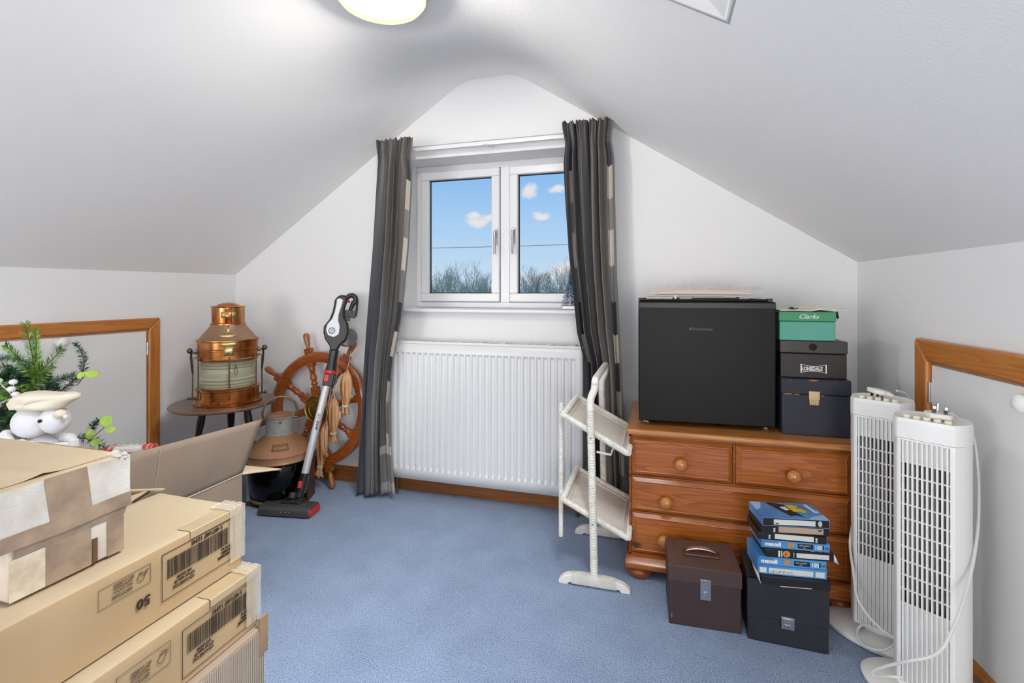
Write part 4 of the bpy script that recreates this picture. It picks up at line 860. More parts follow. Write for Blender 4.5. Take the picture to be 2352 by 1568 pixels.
mb = MB(); mb.prism([(-1.632, 2.05), (-1.62, 2.06), (-1.90, 2.02), (-1.895, 2.008)], .022, .235); ob('back_panel', mb, M('back_panel_grey', '6b6a64', .55, .5), l2)
c2 = (-1.735, 1.955, 0)
lz('lens', [(.10, .024), (.118, .030), (.128, .05), (.135, .09), (.138, .13), (.136, .17), (.130, .205), (.11, .215)], M('black_lens', '040404', .10, spec=.35), 56, c2, l2, 60)
lz('lens_ring', [(.120, .024), (.128, .022), (.132, .030), (.126, .036)], M('ring_brass_green', '7d7746', .4, .8), 48, c2, l2)
lz('hood', [(.13, .205), (.150, .207), (.1515, .211), (.1495, .214), (.1500, .238), (.153, .241), (.152, .246), (.146, .250), (.120, .272), (.085, .300), (.066, .318), (.05, .322)], m_oldc, 56, c2, l2)
c2b = (c2[0], c2[1], 0)
chm = lz('chimney', [(.05, .316), (.0665, .318), (.0665, .323), (.0625, .326), (.0625, .398), (.066, .400), (.066, .405), (.05, .406)], m_galv, 40, c2, l2)
lz('chimney_lid', [(.058, .405), (.060, .408), (.045, .413), (.02, .414), (.001, .4145)], m_oldc, 36, c2, l2)
ca2 = math.atan2(-1.955, 1.735)
def on2(az, r, z): return (c2[0]+r*math.cos(az), c2[1]+r*math.sin(az), z)
mb = MB(); e1 = Vector((math.cos(ca2+PI/2), math.sin(ca2+PI/2), 0)); cc = Vector(c2)
mb.tube(bz([cc+e1*-.070+Vector((0, 0, .385)), cc+e1*-.076+Vector((0, 0, .42)), cc+e1*-.062+Vector((0, 0, .462)), cc+e1*-.02+Vector((0, 0, .489)), cc+e1*.03+Vector((0, 0, .487)), cc+e1*.066+Vector((0, 0, .455)), cc+e1*.076+Vector((0, 0, .415)), cc+e1*.070+Vector((0, 0, .385))], 6), .0052, 8)
ob('handle', mb, M('handle_rod_brown', '7a6350', .45, .6), l2)
for s_ in (-1, 1): mb = MB(); mb.tube([cc+e1*.062*s_+Vector((0, 0, .388)), cc+e1*.076*s_+Vector((0, 0, .388))], .006, 8); ob('handle_pivot', mb, m_rod, l2)
mb = MB(); vs = [on2(ca2-.12, .063, .398), on2(ca2+.14, .063, .398), on2(ca2+.10, .066, .378), on2(ca2-.08, .066, .378)]; mb.add(vs, [(0, 1, 2, 3)]); ob('hasp', mb, m_oldc, chm, solid=.002)
mb = MB()
for da in (-.35, -.1, .15, .4): mb.ball(on2(ca2+da, .100+.01*abs(da), .286-.02*abs(da)), .0025, 6, 4)
mb.prism([(0, 0), (.001, 0), (.001, .001)], 0, .001) if False else None
vs = []
for i in range(9):
    a_ = ca2-.30+.60*i/8; hh = .007+.002*math.sin(i*2.4); vs += [on2(a_, .1265, .2722-hh*.8), on2(a_, .105, .2895+hh*.5)]
mb.add(vs, [(2*i, 2*i+2, 2*i+3, 2*i+1) for i in range(8)]); ob('maker_plate', mb, M('plate_copper_dull', '8f6a4a', .6, .4), l2, solid=.002)

# ------------------------------------------------------------------ ship's wheel
m_whl = wood('wheel_teak', '5a2408', '8a4014', 'a85a22', 'x', .28, 1.6, .6, False)
wheel = thing('ship_helm', 'large varnished wooden ship wheel with brass hub leaning on the back wall', 'ship wheel', (-1.675, 2.12, .39))
TW = Matrix.Translation((-1.675, 2.160, .392)) @ Matrix.Rotation(math.radians(-5.5), 4, 'X') @ Matrix.Rotation(PI/2, 4, 'X')
# local: x right, y up, z towards the room
mb = MB(TW)
prof = [(.238, -.016), (.246, -.019), (.262, -.017), (.282, -.019), (.290, -.014), (.290, .010), (.284, .016), (.266, .019), (.246, .016), (.238, .010)]
n = 72; k = len(prof); mb.add([(r*math.cos(2*PI*i/n), r*math.sin(2*PI*i/n), zz) for i in range(n) for r, zz in prof], [(i*k+j, ((i+1) % n)*k+j, ((i+1) % n)*k+(j+1) % k, i*k+(j+1) % k) for i in range(n) for j in range(k)])
ob('rim', mb, m_whl, wheel, smooth=40)
mb = MB(TW); mb.lathe([(.05, -.022), (.068, -.02), (.070, .018), (.062, .022)], 40); hub = ob('hub', mb, m_whl, wheel)
mb = MB(TW); mb.lathe([(.066, .020), (.0675, .026), (.064, .029), (.060, .026), (.044, .025), (.041, .028), (.038, .026), (.010, .025), (.008, .029), (.001, .030)], 44); ob('brass_plate', mb, m_brass, hub, smooth=30)
for i in range(8):
    a_ = math.radians(106+45*i); TS = TW @ Matrix.Rotation(a_-PI/2, 4, 'Z') @ Matrix.Rotation(-PI/2, 4, 'X')   # local z -> outward
    mb = MB(TS); mb.lathe([(.0185, .112), (.012, .116), (.011, .121), (.017, .127), (.0165, .134), (.011, .142), (.0145, .152), (.0175, .165), (.013, .180), (.010, .184), (.0155, .189), (.0115, .195), (.0155, .203), (.017, .213), (.013, .222)], 16)
    for z0_, z1_, w_ in ((.058, .114, .019), (.220, .242, .019), (.286, .318, .018)):
        mb.add([(-w_, -.014, z0_), (w_, -.014, z0_), (w_, .014, z0_), (-w_, .014, z0_), (-w_, -.014, z1_), (w_, -.014, z1_), (w_, .014, z1_), (-w_, .014, z1_)], [(0, 3, 2, 1), (4, 5, 6, 7), (0, 1, 5, 4), (1, 2, 6, 5), (2, 3, 7, 6), (3, 0, 4, 7)])
    sp_ = ob('spoke', mb, m_whl, wheel, smooth=40)
    mb = MB(TS); mb.lathe([(.012, .316), (.013, .320), (.009, .324), (.0105, .330), (.013, .345), (.0165, .372), (.0165, .388), (.012, .398), (.004, .402)], 16); ob('handle', mb, wood('handle_teak', '6a3212', '96562a', 'b0703c', 'z', .3, 1.5, .5, False), sp_, smooth=60)

# ------------------------------------------------------------------ hanging carved fish
m_fish, t, b = bsdf('striped_driftwood'); b.inputs['Roughness'].default_value = .6
tcn = N(t, 'ShaderNodeTexCoord'); mpn = N(t, 'ShaderNodeMapping'); mpn.inputs['Scale'].default_value = (1, 1, .03); t.links.new(tcn.outputs['Object'], mpn.inputs[0])
nn = N(t, 'ShaderNodeTexNoise'); nn.inputs['Scale'].default_value = 110; nn.inputs['Detail'].default_value = 3; t.links.new(mpn.outputs[0], nn.inputs[0])
r_ = ramp(t, [(.38, lin('7a441c')), (.46, lin('b07a48')), (.56, lin('cfa478')), (.68, lin('b98354'))], nn.outputs[0]); t.links.new(r_.outputs[0], b.inputs['Base Color'])
m_str = M('natural_string', 'c9b79a', .8)
def fish(label, top, tilt, L_, w_, hang, finside):
    f = thing('wooden_fish', label, 'fish ornament', (top[0], top[1], top[2]-L_), 0, 'carved wooden fish hanging on the wheel')
    T = Matrix.Translation(top) @ Matrix.Rotation(tilt, 4, 'Y') @ Matrix.Rotation(.25, 4, 'Z')
    pr = [(.003, 0), (.010, -.05), (.018, -.14), (.023, -.26), (.0245, -.40), (.023, -.55), (.019, -.66), (.013, -.76), (.0115, -.80)]
    mb = MB(T); mb.grid(lambda u, v: (interp([(i/8, p[0]) for i, p in enumerate(pr)], v)*w_/.0245*math.cos(2*PI*u), interp([(i/8, p[0]) for i, p in enumerate(pr)], v)*.55*math.sin(2*PI*u), interp([(i/8, p[1]) for i, p in enumerate(pr)], v)*L_), 18, 22, closed=True)
    ob('body', mb, m_fish, f, smooth=80)
    mb = MB(T); mb.prism([(-.011, -.80*L_), (.011, -.80*L_), (.016, -.88*L_), (.026, -.98*L_), (.012, -.955*L_), (.002, -L_), (-.010, -.955*L_), (-.022, -.975*L_), (-.015, -.88*L_)], -.005, .005, 'y'); ob('tail', mb, m_fish, f, bevel=.002)
    s_ = finside
    mb = MB(T); mb.prism([(s_*w_*.85, -.30*L_), (s_*w_*1.35, -.36*L_), (s_*w_*1.45, -.44*L_), (s_*w_*.8, -.54*L_)], -.004, .004, 'y'); mb.prism([(-s_*w_*.8, -.50*L_), (-s_*w_*1.25, -.58*L_), (-s_*w_*.7, -.64*L_)], -.004, .004, 'y'); ob('fin', mb, m_fish, f, bevel=.002)
    mb = MB(T)
    for k in range(3): mb.grid(lambda u, v: ((.0125*w_/.0245+.002*math.cos(2*PI*v))*math.cos(2*PI*u), (.0085+.002*math.cos(2*PI*v))*math.sin(2*PI*u), (-.775-.018*k)*L_+.0022*math.sin(2*PI*v)), 16, 6, closed=True)
    ob('binding', mb, m_str, f)
    mb = MB(); mb.tube(bz([hang, ((hang[0]+top[0])/2+.002, (hang[1]+top[1])/2-.003, (hang[2]+top[2])/2), top], 4), .0013, 5); ob('string', mb, m_str, f)
fish('carved wooden fish hanging highest, from the right of the wheel rim', (-1.4600, 2.095, .612), .06, .225, .031, (-1.462, 2.130, .700), -1)
fish('carved wooden fish hanging in the middle, right of the wheel hub', (-1.531, 2.088, .482), .02, .235, .030, (-1.52, 2.115, .680), 1)
fish('carved wooden fish hanging lowest, its tail almost on the carpet', (-1.569, 2.078, .350), .16, .285, .028, (-1.54, 2.110, .670), -1)

# ------------------------------------------------------------------ cordless vacuum cleaner
U_ = Vector((.075856, .255286, .963885)); W_ = Vector((.592755, -.788864, .162282)); V_ = Vector((.801803, .559038, -.211162)); O_ = Vector((-1.5659, 1.92, .1372))
TV = Matrix(((V_.x, U_.x, W_.x, O_.x), (V_.y, U_.y, W_.y, O_.y), (V_.z, U_.z, W_.z, O_.z), (0, 0, 0, 1)))    # local: x right, y along the tube, z towards the room
vac = thing('vacuum_cleaner', 'silver and black cordless stick vacuum leaning against the ship wheel', 'vacuum cleaner', (-1.585, 1.845, 0))
m_vg = M('vacuum_dark_grey', '262627', .35, coat=.2); m_vs = M('vacuum_silver', 'd6d6d8', .28, .3); m_vw = M('vacuum_tube_silver', 'd2d3d6', .32, .25); m_vr = M('vacuum_red', 'd0302a', .35)
body = [(-.0489, .8399), (-.0303, .8654), (-.0032, .8713), (.0096, .8588), (.0121, .8377), (.0094, .8027), (.0154, .7654), (.0407, .732), (.0532, .692), (.0483, .649), (.0265, .62), (.0173, .5893), (-.013, .584), (-.0229, .6112), (-.0505, .6393), (-.0651, .6697), (-.0693, .6981), (-.0509, .7395), (-.0455, .7786), (-.0459, .817)]
mb = MB(TV); mb.prism(body, -.030, .026); ob('motor_body', mb, m_vg, vac, bevel=.012, seg=4, smooth=50)
panel = [(-.0389, .8399), (-.0267, .8489), (-.0071, .8423), (-.0099, .7987), (-.0133, .7681), (-.0091, .7393), (.0056, .7083), (.0076, .6708), (-.0122, .6525), (-.0409, .6576), (-.0564, .6839), (-.0561, .709), (-.0395, .7417), (-.0351, .7765), (-.0363, .819)]
mb = MB(TV); mb.prism(panel, .024, .031); pn = ob('silver_panel', mb, m_vs, vac, bevel=.004, seg=3, smooth=50)
mb = MB(TV @ Matrix.Translation((-.0287, .6829, .0305))); mb.lathe([(.016, 0), (.016, .002), (.0145, .003), (.0125, .0015), (.001, .0015)], 28); mb.box(-.008, .008, -.0012, .0012, .001, .0028); mb.box(-.0045, -.0025, -.005, .005, .001, .0028); mb.box(.0025, .0045, -.005, .005, .001, .0028); ob('badge', mb, M('badge_silver', '9fa1a4', .3, .8), pn)
mb = MB(TV); mb.tube(bz([(.000, .852, -.01), (.020, .878, -.012), (.042, .876, -.014), (.050, .855, -.015), (.040, .835, -.012)], 6), .0125, 12); mb.tube(bz([(.046, .880, -.014), (.058, .862, -.014), (.064, .82, -.014), (.066, .785, -.012), (.058, .770, -.01)], 6), .006, 8); mb.tube([(.044, .85, -.014), (.036, .81, -.012), (.034, .785, -.01)], [.0125, .010, .012], 10)
mb.box(.012, .066, .768, .800, -.026, .006); mb.box(.010, .045, .748, .772, -.022, .002); ob('handle', mb, m_vg, vac, bevel=.003)
mb = MB(TV); mb.box(.012, .026, .838, .850, -.006, .008); ob('trigger', mb, m_vr, vac, bevel=.004)
mb = MB(TV @ Matrix.Translation((.048, .670, -.055)) @ Matrix.Rotation(.25, 4, 'Y')); mb.lathe([(.044, -.035), (.047, -.030), (.048, .02), (.044, .032), (.02, .036)], 36); ob('dust_bin', mb, M('smoky_bin', '9a9794', .22, .6, coat=.5), vac)
mb = MB(TV); mb.tube([(.003, .595, .0), (.004, .57, .0), (.0055, .53, .0), (.0070, .495, .0)], [.023, .0205, .021, .026], 20); ob('neck', mb, m_vg, vac)
mb = MB(TV); mb.tube([(.0068, .494, 0), (.0066, .480, 0)], .0285, 24); ob('red_ring', mb, m_vr, vac)
mb = MB(TV); mb.box(-.0165, .030, .420, .482, -.024, .018); mb.box(.02, .040, .425, .478, -.03, .004); ob('latch_block', mb, m_black, vac, bevel=.004)
mb = MB(TV); mb.box(-.0145, .0065, .440, .474, .014, .022); ob('red_button', mb, m_vr, vac, bevel=.003)
mb = MB(TV); mb.tube([(.0040, .424, 0), (-.003, .014, 0)], .0170, 24); tb = ob('tube', mb, m_vw, vac)
# handwriting running up the tube
mb = MB(TV); text_mb(mb, 'MAREE 1127', (.0075, .215, .0160), (-.02, 1, 0), (-1, -.02, .12), .0155, ext=.0012, sxx=.92, bold=.0003); ob('handwriting', mb, M('ink_black', '1b1b1f', .6), tb)
mb = MB(TV); mb.tube([(-.003, .018, 0), (-.002, -.05, 0), (-.008, -.088, 0)], [.0185, .018, .020], 18); mb.box(.006, .022, -.07, .012, -.016, .010); ob('lower_joint', mb, m_vg, vac, bevel=.002)
mb = MB(TV); mb.box(-.022, -.004, -.048, -.016, .008, .0215); ob('red_button', mb, m_vr, vac, bevel=.003)
RH = math.radians(9); TH = Matrix.Translation((-1.585, 1.845, 0)) @ Matrix.Rotation(RH, 4, 'Z')
prof = [(-.052, .006), (-.052, .026), (-.044, .038), (-.030, .044), (.0, .046), (.030, .044), (.046, .034), (.050, .006)]
mb = MB(TH); mb.prism(prof, -.122, .118, 'x'); hd = ob('floor_head', mb, M('head_grey', '4b494a', .38, .1, coat=.2), vac, bevel=.004, seg=3)
mb = MB(TH); mb.prism([(-.046, .006), (-.046, .024), (-.038, .034), (.03, .036), (.042, .028), (.044, .006)], .116, .1235, 'x'); ob('red_end', mb, m_vr, hd, bevel=.003)
mb = MB(TH); mb.prism([(-.060, -.02), (-.045, .02), (.06, .045), (.062, -.028)], .040, .056) if False else mb.box(-.045, .055, -.012, .040, .042, .056); ob('head_cover', mb, m_vg, hd, bevel=.008, seg=3)
mb = MB(TH); mb.tube([(-.005, .02, .05), (-.008, .04, .068)], .020, 16); mb.ball((.012, .004, .056), .008, 12, 8, (1, 1, .4)); ob('pivot', mb, m_vg, hd)
mb = MB(TH)
for x in (-.012, .008, .028): mb.ball((x, -.0515, .026), .0018, 6, 4)
ob('lights', mb, M('led_white', 'ffffff', .3), hd)

# ------------------------------------------------------------------ cardboard boxes
m_card = M('kraft_board', 'b8a488', .8, col2='b09b7e', nscale=5, ndet=3, bump=.1, bscale=300); m_cards = M('kraft_board_side', 'ae9370', .8, col2='a58965', nscale=5, bump=.1, bscale=300)
m_cgrey = M('kraft_grey', '9d8672', .85, col2='93806f', nscale=6, bump=.12, bscale=250); m_tape = M('brown_tape', '9a7a5b', .22, col2='8a6d55', nscale=8, coat=.4); m_ctape = M('creamy_tape', 'b59e7c', .3, col2='ab9370', nscale=8, coat=.5, bump=.25, bscale=60)
m_ink = M('box_ink', '33241b', .7); m_ink2 = M('box_ink_grey', '5e4c3d', .7); m_worn = M('worn_white_board', 'c9c3ba', .85, col2='a89e93', nscale=14, ndet=6, bump=.3, bscale=120, bstretch=(1, 1, 3)); m_inner = M('board_inside', '8a4e22', .85)
m_edge = M('corrugated_edge', 'b08c62', .9)
def carton(name, label, x0, x1, y0, y1, z0, z1, mside, mtop, print_seed=None, loc=None):
    t_ = thing(name, label, 'box', ((x0+x1)/2, (y0+y1)/2, z0))
    mb = MB(); nx, ny, nz = 10, 16, 5; rnd = Vector((z0*9, y1*3, 1))
    def w_(p, ax):
        v = Vector(p); n_ = noise.noise(v*7+rnd)*.0035
        if ax == 0: v.x += n_
        elif ax == 1: v.y += n_
        else: v.z += n_*.9 if z1-v.z < .01 else 0
        return v
    mb.k = 0
    mb.grid(lambda u, v: (x1, y0+(y1-y0)*u, z0+(z1-z0)*v), ny, nz)
    mb.grid(lambda u, v: (x0, y1-(y1-y0)*u, z0+(z1-z0)*v), ny, nz)
    mb.grid(lambda u, v: (x1-(x1-x0)*u, y1, z0+(z1-z0)*v), nx, nz)
    mb.grid(lambda u, v: (x0+(x1-x0)*u, y0, z0+(z1-z0)*v), nx, nz)
    mb.grid(lambda u, v: (x0+(x1-x0)*u, y1-(y1-y0)*v, z0), 2, 2)
    mb.k = 1
    mb.grid(lambda u, v: (x0+(x1-x0)*u, y0+(y1-y0)*v, z1), nx, ny)
    # round the edges a little and make the board uneven
    out = []
    for p in mb.v:
        p = p.copy(); r = .004
        dx = min(p.x-x0, x1-p.x); dy = min(p.y-y0, y1-p.y); dz = z1-p.z
        b_ = .0022*noise.noise(p*9+rnd)
        cx, cy = (x0+x1)/2, (y0+y1)/2
        if dx < 1e-6: p.x += (b_-.001)*(1 if p.x > cx else -1)
        if dy < 1e-6: p.y += (b_-.001)*(1 if p.y > cy else -1)
        if dz < 1e-6: p.z += -.0035*(1-math.exp(-min(dx, dy)*30))*1+ (-.002 if min(dx, dy) < 1e-6 else 0)
        out.append(p)
    mb.v = out
    o = ob('carton', mb, [mside, mtop], t_, smooth=50)
    # weld seams
    wmod = o.modifiers.new('w', 'WELD'); wmod.merge_threshold = .0035
    bm_ = o.modifiers.new('b', 'BEVEL'); bm_.width = .003; bm_.segments = 2; bm_.limit_method = 'ANGLE'; bm_.angle_limit = 1.0
    return t_, o
def side_print(box, X, f, seed, fifty=True):
    # f maps label units; printing is upside down on the side that faces right (+X)
    (ya, yb, za, zb), (ra, rb, rza, rzb), (fy, fz, fs) = f
    X = X+.0016; R = (0, -1, 0); Uq = (0, 0, -1); rnd = random.Random(seed)
    mb = MB(); e = .0007
    def rect(y0, y1, z0, z1, t=.0011):
        mb.box(X, X+.0003, y0, y1, z0, z0+t); mb.box(X, X+.0003, y0, y1, z1-t, z1); mb.box(X, X+.0003, y0, y0+t, z0, z1); mb.box(X, X+.0003, y1-t, y1, z0, z1)
    rect(ya, yb, za, zb)
    y = ya+.010; zt, zl = zb-.0135, zb-.046
    while y < yb-.016:
        w_ = rnd.choice([.0008, .0008, .0014, .0020]); mb.box(X, X+.0003, y, y+w_, zl, zt); y += w_+rnd.choice([.0007, .0011, .0016])
    text_mb(mb, '5 4071687 12345', (X+.0002, yb-.028, zb-.0035), R, Uq, .0100, bold=.0002, sxx=.95)
    for i, s in enumerate(('LIGHT JUMPER', 'SKU 1295349', 'QTY per outer: 50', 'CCP: LATEEF COU')[1:]):
        text_mb(mb, s, (X+.0002, ya+.062-(.006 if i == 0 else 0), zl-.004-i*.0072), R, Uq, .0062, bold=.00015, sxx=.82)
    for i, s in enumerate(('BT-11291 053', 'BLACKMMFA', 'A LARGE JUMPER')):
        text_mb(mb, s, (X+.0002, yb-.006, zl-.003-i*.0068), R, Uq, .0060, bold=.00015, sxx=.72)
    ob('printed_label', mb, m_ink, box)
    mb = MB(); rect(ra, rb, rza, rzb, .0007)
    text_mb(mb, 'RECYCLED', (X+.0002, ra+.050, rza+.0105), R, Uq, .0075, bold=.0001, sxx=.85)
    text_mb(mb, 'Paper made from', (X+.0002, ra+.051, rza+.0165), R, Uq, .0050, sxx=.85); text_mb(mb, 'recycled material', (X+.0002, ra+.051, rza+.0215), R, Uq, .0050, sxx=.85)
    text_mb(mb, 'FSC C178525', (X+.0002, ra+.053, rza+.0280), R, Uq, .0066, bold=.0001, sxx=.85)
    text_mb(mb, 'FSC', (X+.0002, rb-.006, rzb-.008), R, Uq, .0080, sxx=.9)
    # tree and tick mark
    q = lambda y, z: (X+.0004, rb-.006-y, rza+.020-z)
    mb.tube(bz([q(.000, -.004), q(.003, .001), q(.006, .008), q(.010, .009), q(.015, .006), q(.016, .001), q(.013, -.001), q(.012, -.005), q(.009, -.004), q(.008, -.007)], 4), .0006, 5)
    mb.tube([q(-.003, -.003), q(.000, -.006), q(.002, -.004)], .0006, 5)
    mb.v = [Vector((min(max(p.x, X), X+.0005), p.y, p.z)) for p in mb.v]
    ob('recycling_mark', mb, m_ink2, box)
    mb = MB(); text_mb(mb, '50', (X+.0002, fy, fz), R, Uq, fs, bold=.0006, sxx=1.05); ob('number_print', mb, m_ink, box)
b4, o4 = carton('cardboard_box', 'large plain grey-brown cardboard box at the bottom of the front stack', -1.10, -.762, .02, .8185, 0, .327, m_cgrey, m_cgrey)
mb = MB()
for i in range(46): y = .812-i*.0046; mb.box(-.7622, -.7607, y, y+.0022, .0, .318)
ob('ribbed_film', mb, M('ribbed_board', 'aea092', .6, coat=.3), b4)
mb = MB(); mb.box(-.763, -.7592, .50, .602, 0, .318); ob('tape_strip', mb, M('brown_tape_dark', '5c4636', .2, coat=.5), b4)
mb = MB(); mb.box(-.764, -.759, .80, .8215, .27, .345); ob('tape_corner', mb, m_tape, b4)
b3, o3 = carton('cardboard_box', 'cream-brown barcoded cardboard box under the box marked 50', -1.06, -.775, .05, .8135, .3275, .4425, m_cards, m_card)
side_print(b3, -.775, ((.6445, .7985, .339, .4225), (.538, .6236, .384, .4215), (.598, .346, .022)), 3)
b2, o2 = carton('cardboard_box', 'cream-brown barcoded cardboard box printed 50 upside down, under the small taped box', -1.035, -.810, .04, .8085, .4435, .5655, m_cards, m_card)
side_print(b2, -.810, ((.636, .7865, .469, .5495), (.5367, .6166, .5155, .5470), (.6165, .4965, .022)), 8)
for bx, X, z1, y1, yt in ((b2, -.810, .5655, .8085, .69), (b3, -.775, .4425, .8135, .70)):
    mb = MB(); mb.grid(lambda u, v: (X+.0022-(.0004+.055*max(0, v-.42))-(0 if v < .42 else .0), yt+(y1-yt-.002)*u, min(z1+.0012-.0018*(v > .42), z1-.0145*(.42-v)/.42 if v < .42 else z1)), 10, 12); ob('tape_strip', mb, m_ctape, bx, smooth=30)
    mb = MB()
    def wr(u, v):
        a = v*PI/2; return (X+.003-.03*u*(1), y1+.0025+.002*noise.noise(Vector((u*9, v*9, X))), z1-.10*v)
    mb.grid(lambda u, v: (X+.004+.0012*noise.noise(Vector((u*30, v*8, z1))), y1-.035+.037*u, z1+.002-(z1 and .105)*v), 14, 18)
    mb.grid(lambda u, v: (X+.004-.05*v, y1-.035+.037*u, z1+.002+.0018*noise.noise(Vector((u*20, v*20, z1)))), 14, 12)
    ob('film_tape', mb, film('tape_film_'+('a' if bx is b2 else 'b'), 'd9ccb8', .45, .2), bx, smooth=15)
mb = MB(); text_mb(mb, 'handle with care', (-.826, .655, .4436), (.10, 1, 0), (-1, .1, 0), .009, shear=.5); ob('handwriting', mb, M('pencil_grey', '6b6358', .8), b3)

b1 = thing('shoe_box', 'small battered cardboard box wrapped in brown tape on top of the front stack', 'box', (-1.02, .53, .5665))
mb = MB()
mb.box(-1.20, -.858, .456, .610, .5665, .645)
ob('body', mb, M('worn_board_body', 'a99a8a', .8, col2='c4baad', nscale=11, ndet=5, bump=.3, bscale=90), b1, bevel=.004)
mb = MB(); mb.k = 0; mb.box(-1.22, -.853, .425, .616, .641, .726)
md_ = ob('lid', mb, m_card, b1, bevel=.004)
mb = MB(); mb.grid(lambda u, v: (-.8522+.0008*noise.noise(Vector((u*12, v*9, 3))), .426+.189*u, .6425+.083*v), 26, 12); ob('worn_face', mb, m_worn, md_, smooth=20)
mb = MB(); mb.grid(lambda u, v: (-.8512, .497+.056*u-.004*v+.012*(1-v)*.5, .6425+.0845*v), 8, 10); mb.grid(lambda u, v: (-.8508, .426+.190*u, .6405+.022*v+.001*math.sin(u*9)), 20, 4); mb.grid(lambda u, v: (-.856+.003*v, .460+.150*u, .628+.013*v), 20, 3)
ob('tape_strip', mb, M('wrinkled_tape', '85705e', .25, col2='a08a74', nscale=25, coat=.5, bump=.4, bscale=60), md_, smooth=20)
mb = MB(); mb.grid(lambda u, v: (-.8563, .498+.060*u, .568+.064*v), 6, 6); mb.grid(lambda u, v: (-.8563, .582+.026*u, .568+.07*v), 4, 6); ob('tape_strip', mb, MATS['wrinkled_tape'], b1, smooth=20)
mb = MB(); mb.grid(lambda u, v: (-.8568, .456+.042*u, .568+.058*v), 6, 6); ob('torn_face', mb, M('torn_cream', 'd3c6b2', .9, col2='b8a790', nscale=40, bump=.5, bscale=150), b1)
mb = MB(); mb.box(-.857, -.8545, .560, .5665, .570, .607); ob('slot', mb, M('slot_brown', '5b4128', .8), b1)
mb = MB()
rnd = random.Random(3)
for k in range(26):
    y = .59+rnd.random()*.028; mb.ball((-.855-rnd.random()*.03, y, .722+rnd.random()*.006), .002+rnd.random()*.004, 6, 5, (1.6, 1, .5))
ob('frayed_corner', mb, m_worn, md_)
mb = MB(); mb.grid(lambda u, v: (-1.22+.35*u, .43+.18*v, .7268+.004*math.exp(-((v-.15-.25*u)/.08)**2)), 30, 16); ob('wrinkled_sheet', mb, m_card, md_, smooth=80)

# open box behind the stack with its flaps up
fb = thing('open_box', 'open cardboard box with tall raised flap standing before the black lantern', 'box', (-1.455, 1.07, 0)); X0, X1, Y0, Y1, ZT = -1.62, -1.293, .86, 1.288, .405
mb = MB(); mb.k = 0; th = .005
mb.box(X1-th, X1, Y0, Y1, 0, ZT); mb.box(X0, X0+th, Y0, Y1, 0, ZT); mb.box(X0+th, X1-th, Y1-th, Y1, 0, ZT); mb.box(X0+th, X1-th, Y0, Y0+th, 0, ZT); mb.box(X0+th, X1-th, Y0+th, Y1-th, 0, th)
ob('carton', mb, m_cgrey, fb)
def flap(name, pts, m, th=.005, bend=.0, corr=None):
    mb = MB(); A, B, C_, D = [Vector(p) for p in pts]; nn_ = (B-A).cross(D-A).normalized()
    mb.grid(lambda u, v: (A*(1-u)+B*u)*(1-v)+(D*(1-u)+C_*u)*v+nn_*(bend*math.sin(PI*v)*math.sin(PI*u*.9+.2)), 16, 10); return ob(name, mb, m, fb, solid=th, smooth=30)
flap('flap', [(X1-.002, .875, ZT), (X1-.002, Y1, ZT), (-1.262, 1.338, .572), (-1.268, .918, .590)], m_cgrey, bend=.006)
mb = MB(); 
def onflap(y, z):
    f = (z-.405)/.175; v_ = max(0, min(1, f)); u_ = (y-.875)/.43; return (-1.295+.030*f+.006*math.sin(PI*v_)*math.sin(PI*u_*.9+.2)+.0022, y, z)
for L_ in ([(1.13, .412), (1.145, .46), (1.155, .51), (1.165, .562)], [(1.235, .412), (1.222, .44), (1.205, .475), (1.20, .50)], [(1.22, .562), (1.25, .535), (1.285, .52)], [(.98, .42), (.985, .50), (.99, .58)]):
    mb.tube(bz([onflap(*q) for q in L_], 4), .0010, 5); ob('crease', mb, M('crease_light', 'b8a794', .8), fb)
mb = MB(); mb.tube([(X1+.001, .93, ZT+.002), (X1+.001, Y1, ZT+.002)], .0022, 5); ob('torn_edge', mb, M('torn_paper', 'c9bca9', .9), fb)
flap('flap', [(-1.60, Y1, ZT), (X1, Y1, ZT), (-1.268, 1.435, .372), (-1.57, 1.43, .365)], M('flap_cream', 'dcc4a4', .8), bend=.003)
flap('flap', [(-1.60, .868, ZT+.02), (-1.31, .868, ZT+.02), (-1.115, .885, .532), (-1.30, .79, .540)], m_card, bend=.003)
flap('flap', [(-1.30, .868, .47), (-1.155, .880, .528), (-1.105, .800, .5375), (-1.24, .76, .56)], m_card, bend=.002)
mb = MB()
for i in range(34):
    p = Vector((-1.155, .880, .527)).lerp(Vector((-1.105, .800, .5365)), i/33); mb.tube([p+Vector((.004, 0, -.003)), p+Vector((.004, .002, .003))], .0011, 4)
ob('corrugation', mb, M('corrugation_dark', '4c3520', .9), fb)
mb = MB(); mb.box(X0+.02, X1-.04, Y0+.02, Y1-.05, .006, .33); ob('contents', mb, m_inner, fb)
wp = thing('paper_stack', 'small stack of white papers poking up inside the open cardboard box', 'papers', (-1.56, 1.02, .331))
for i in range(3): mb = MB(); mb.box(-1.605, -1.43, .93+.004*i, 1.10, .3315+i*.048 if i == 0 else .3315+.016*i, .3465+.016*i-.002); ob('paper', mb, M('off_white_paper', 'ddd8cc', .8), wp)

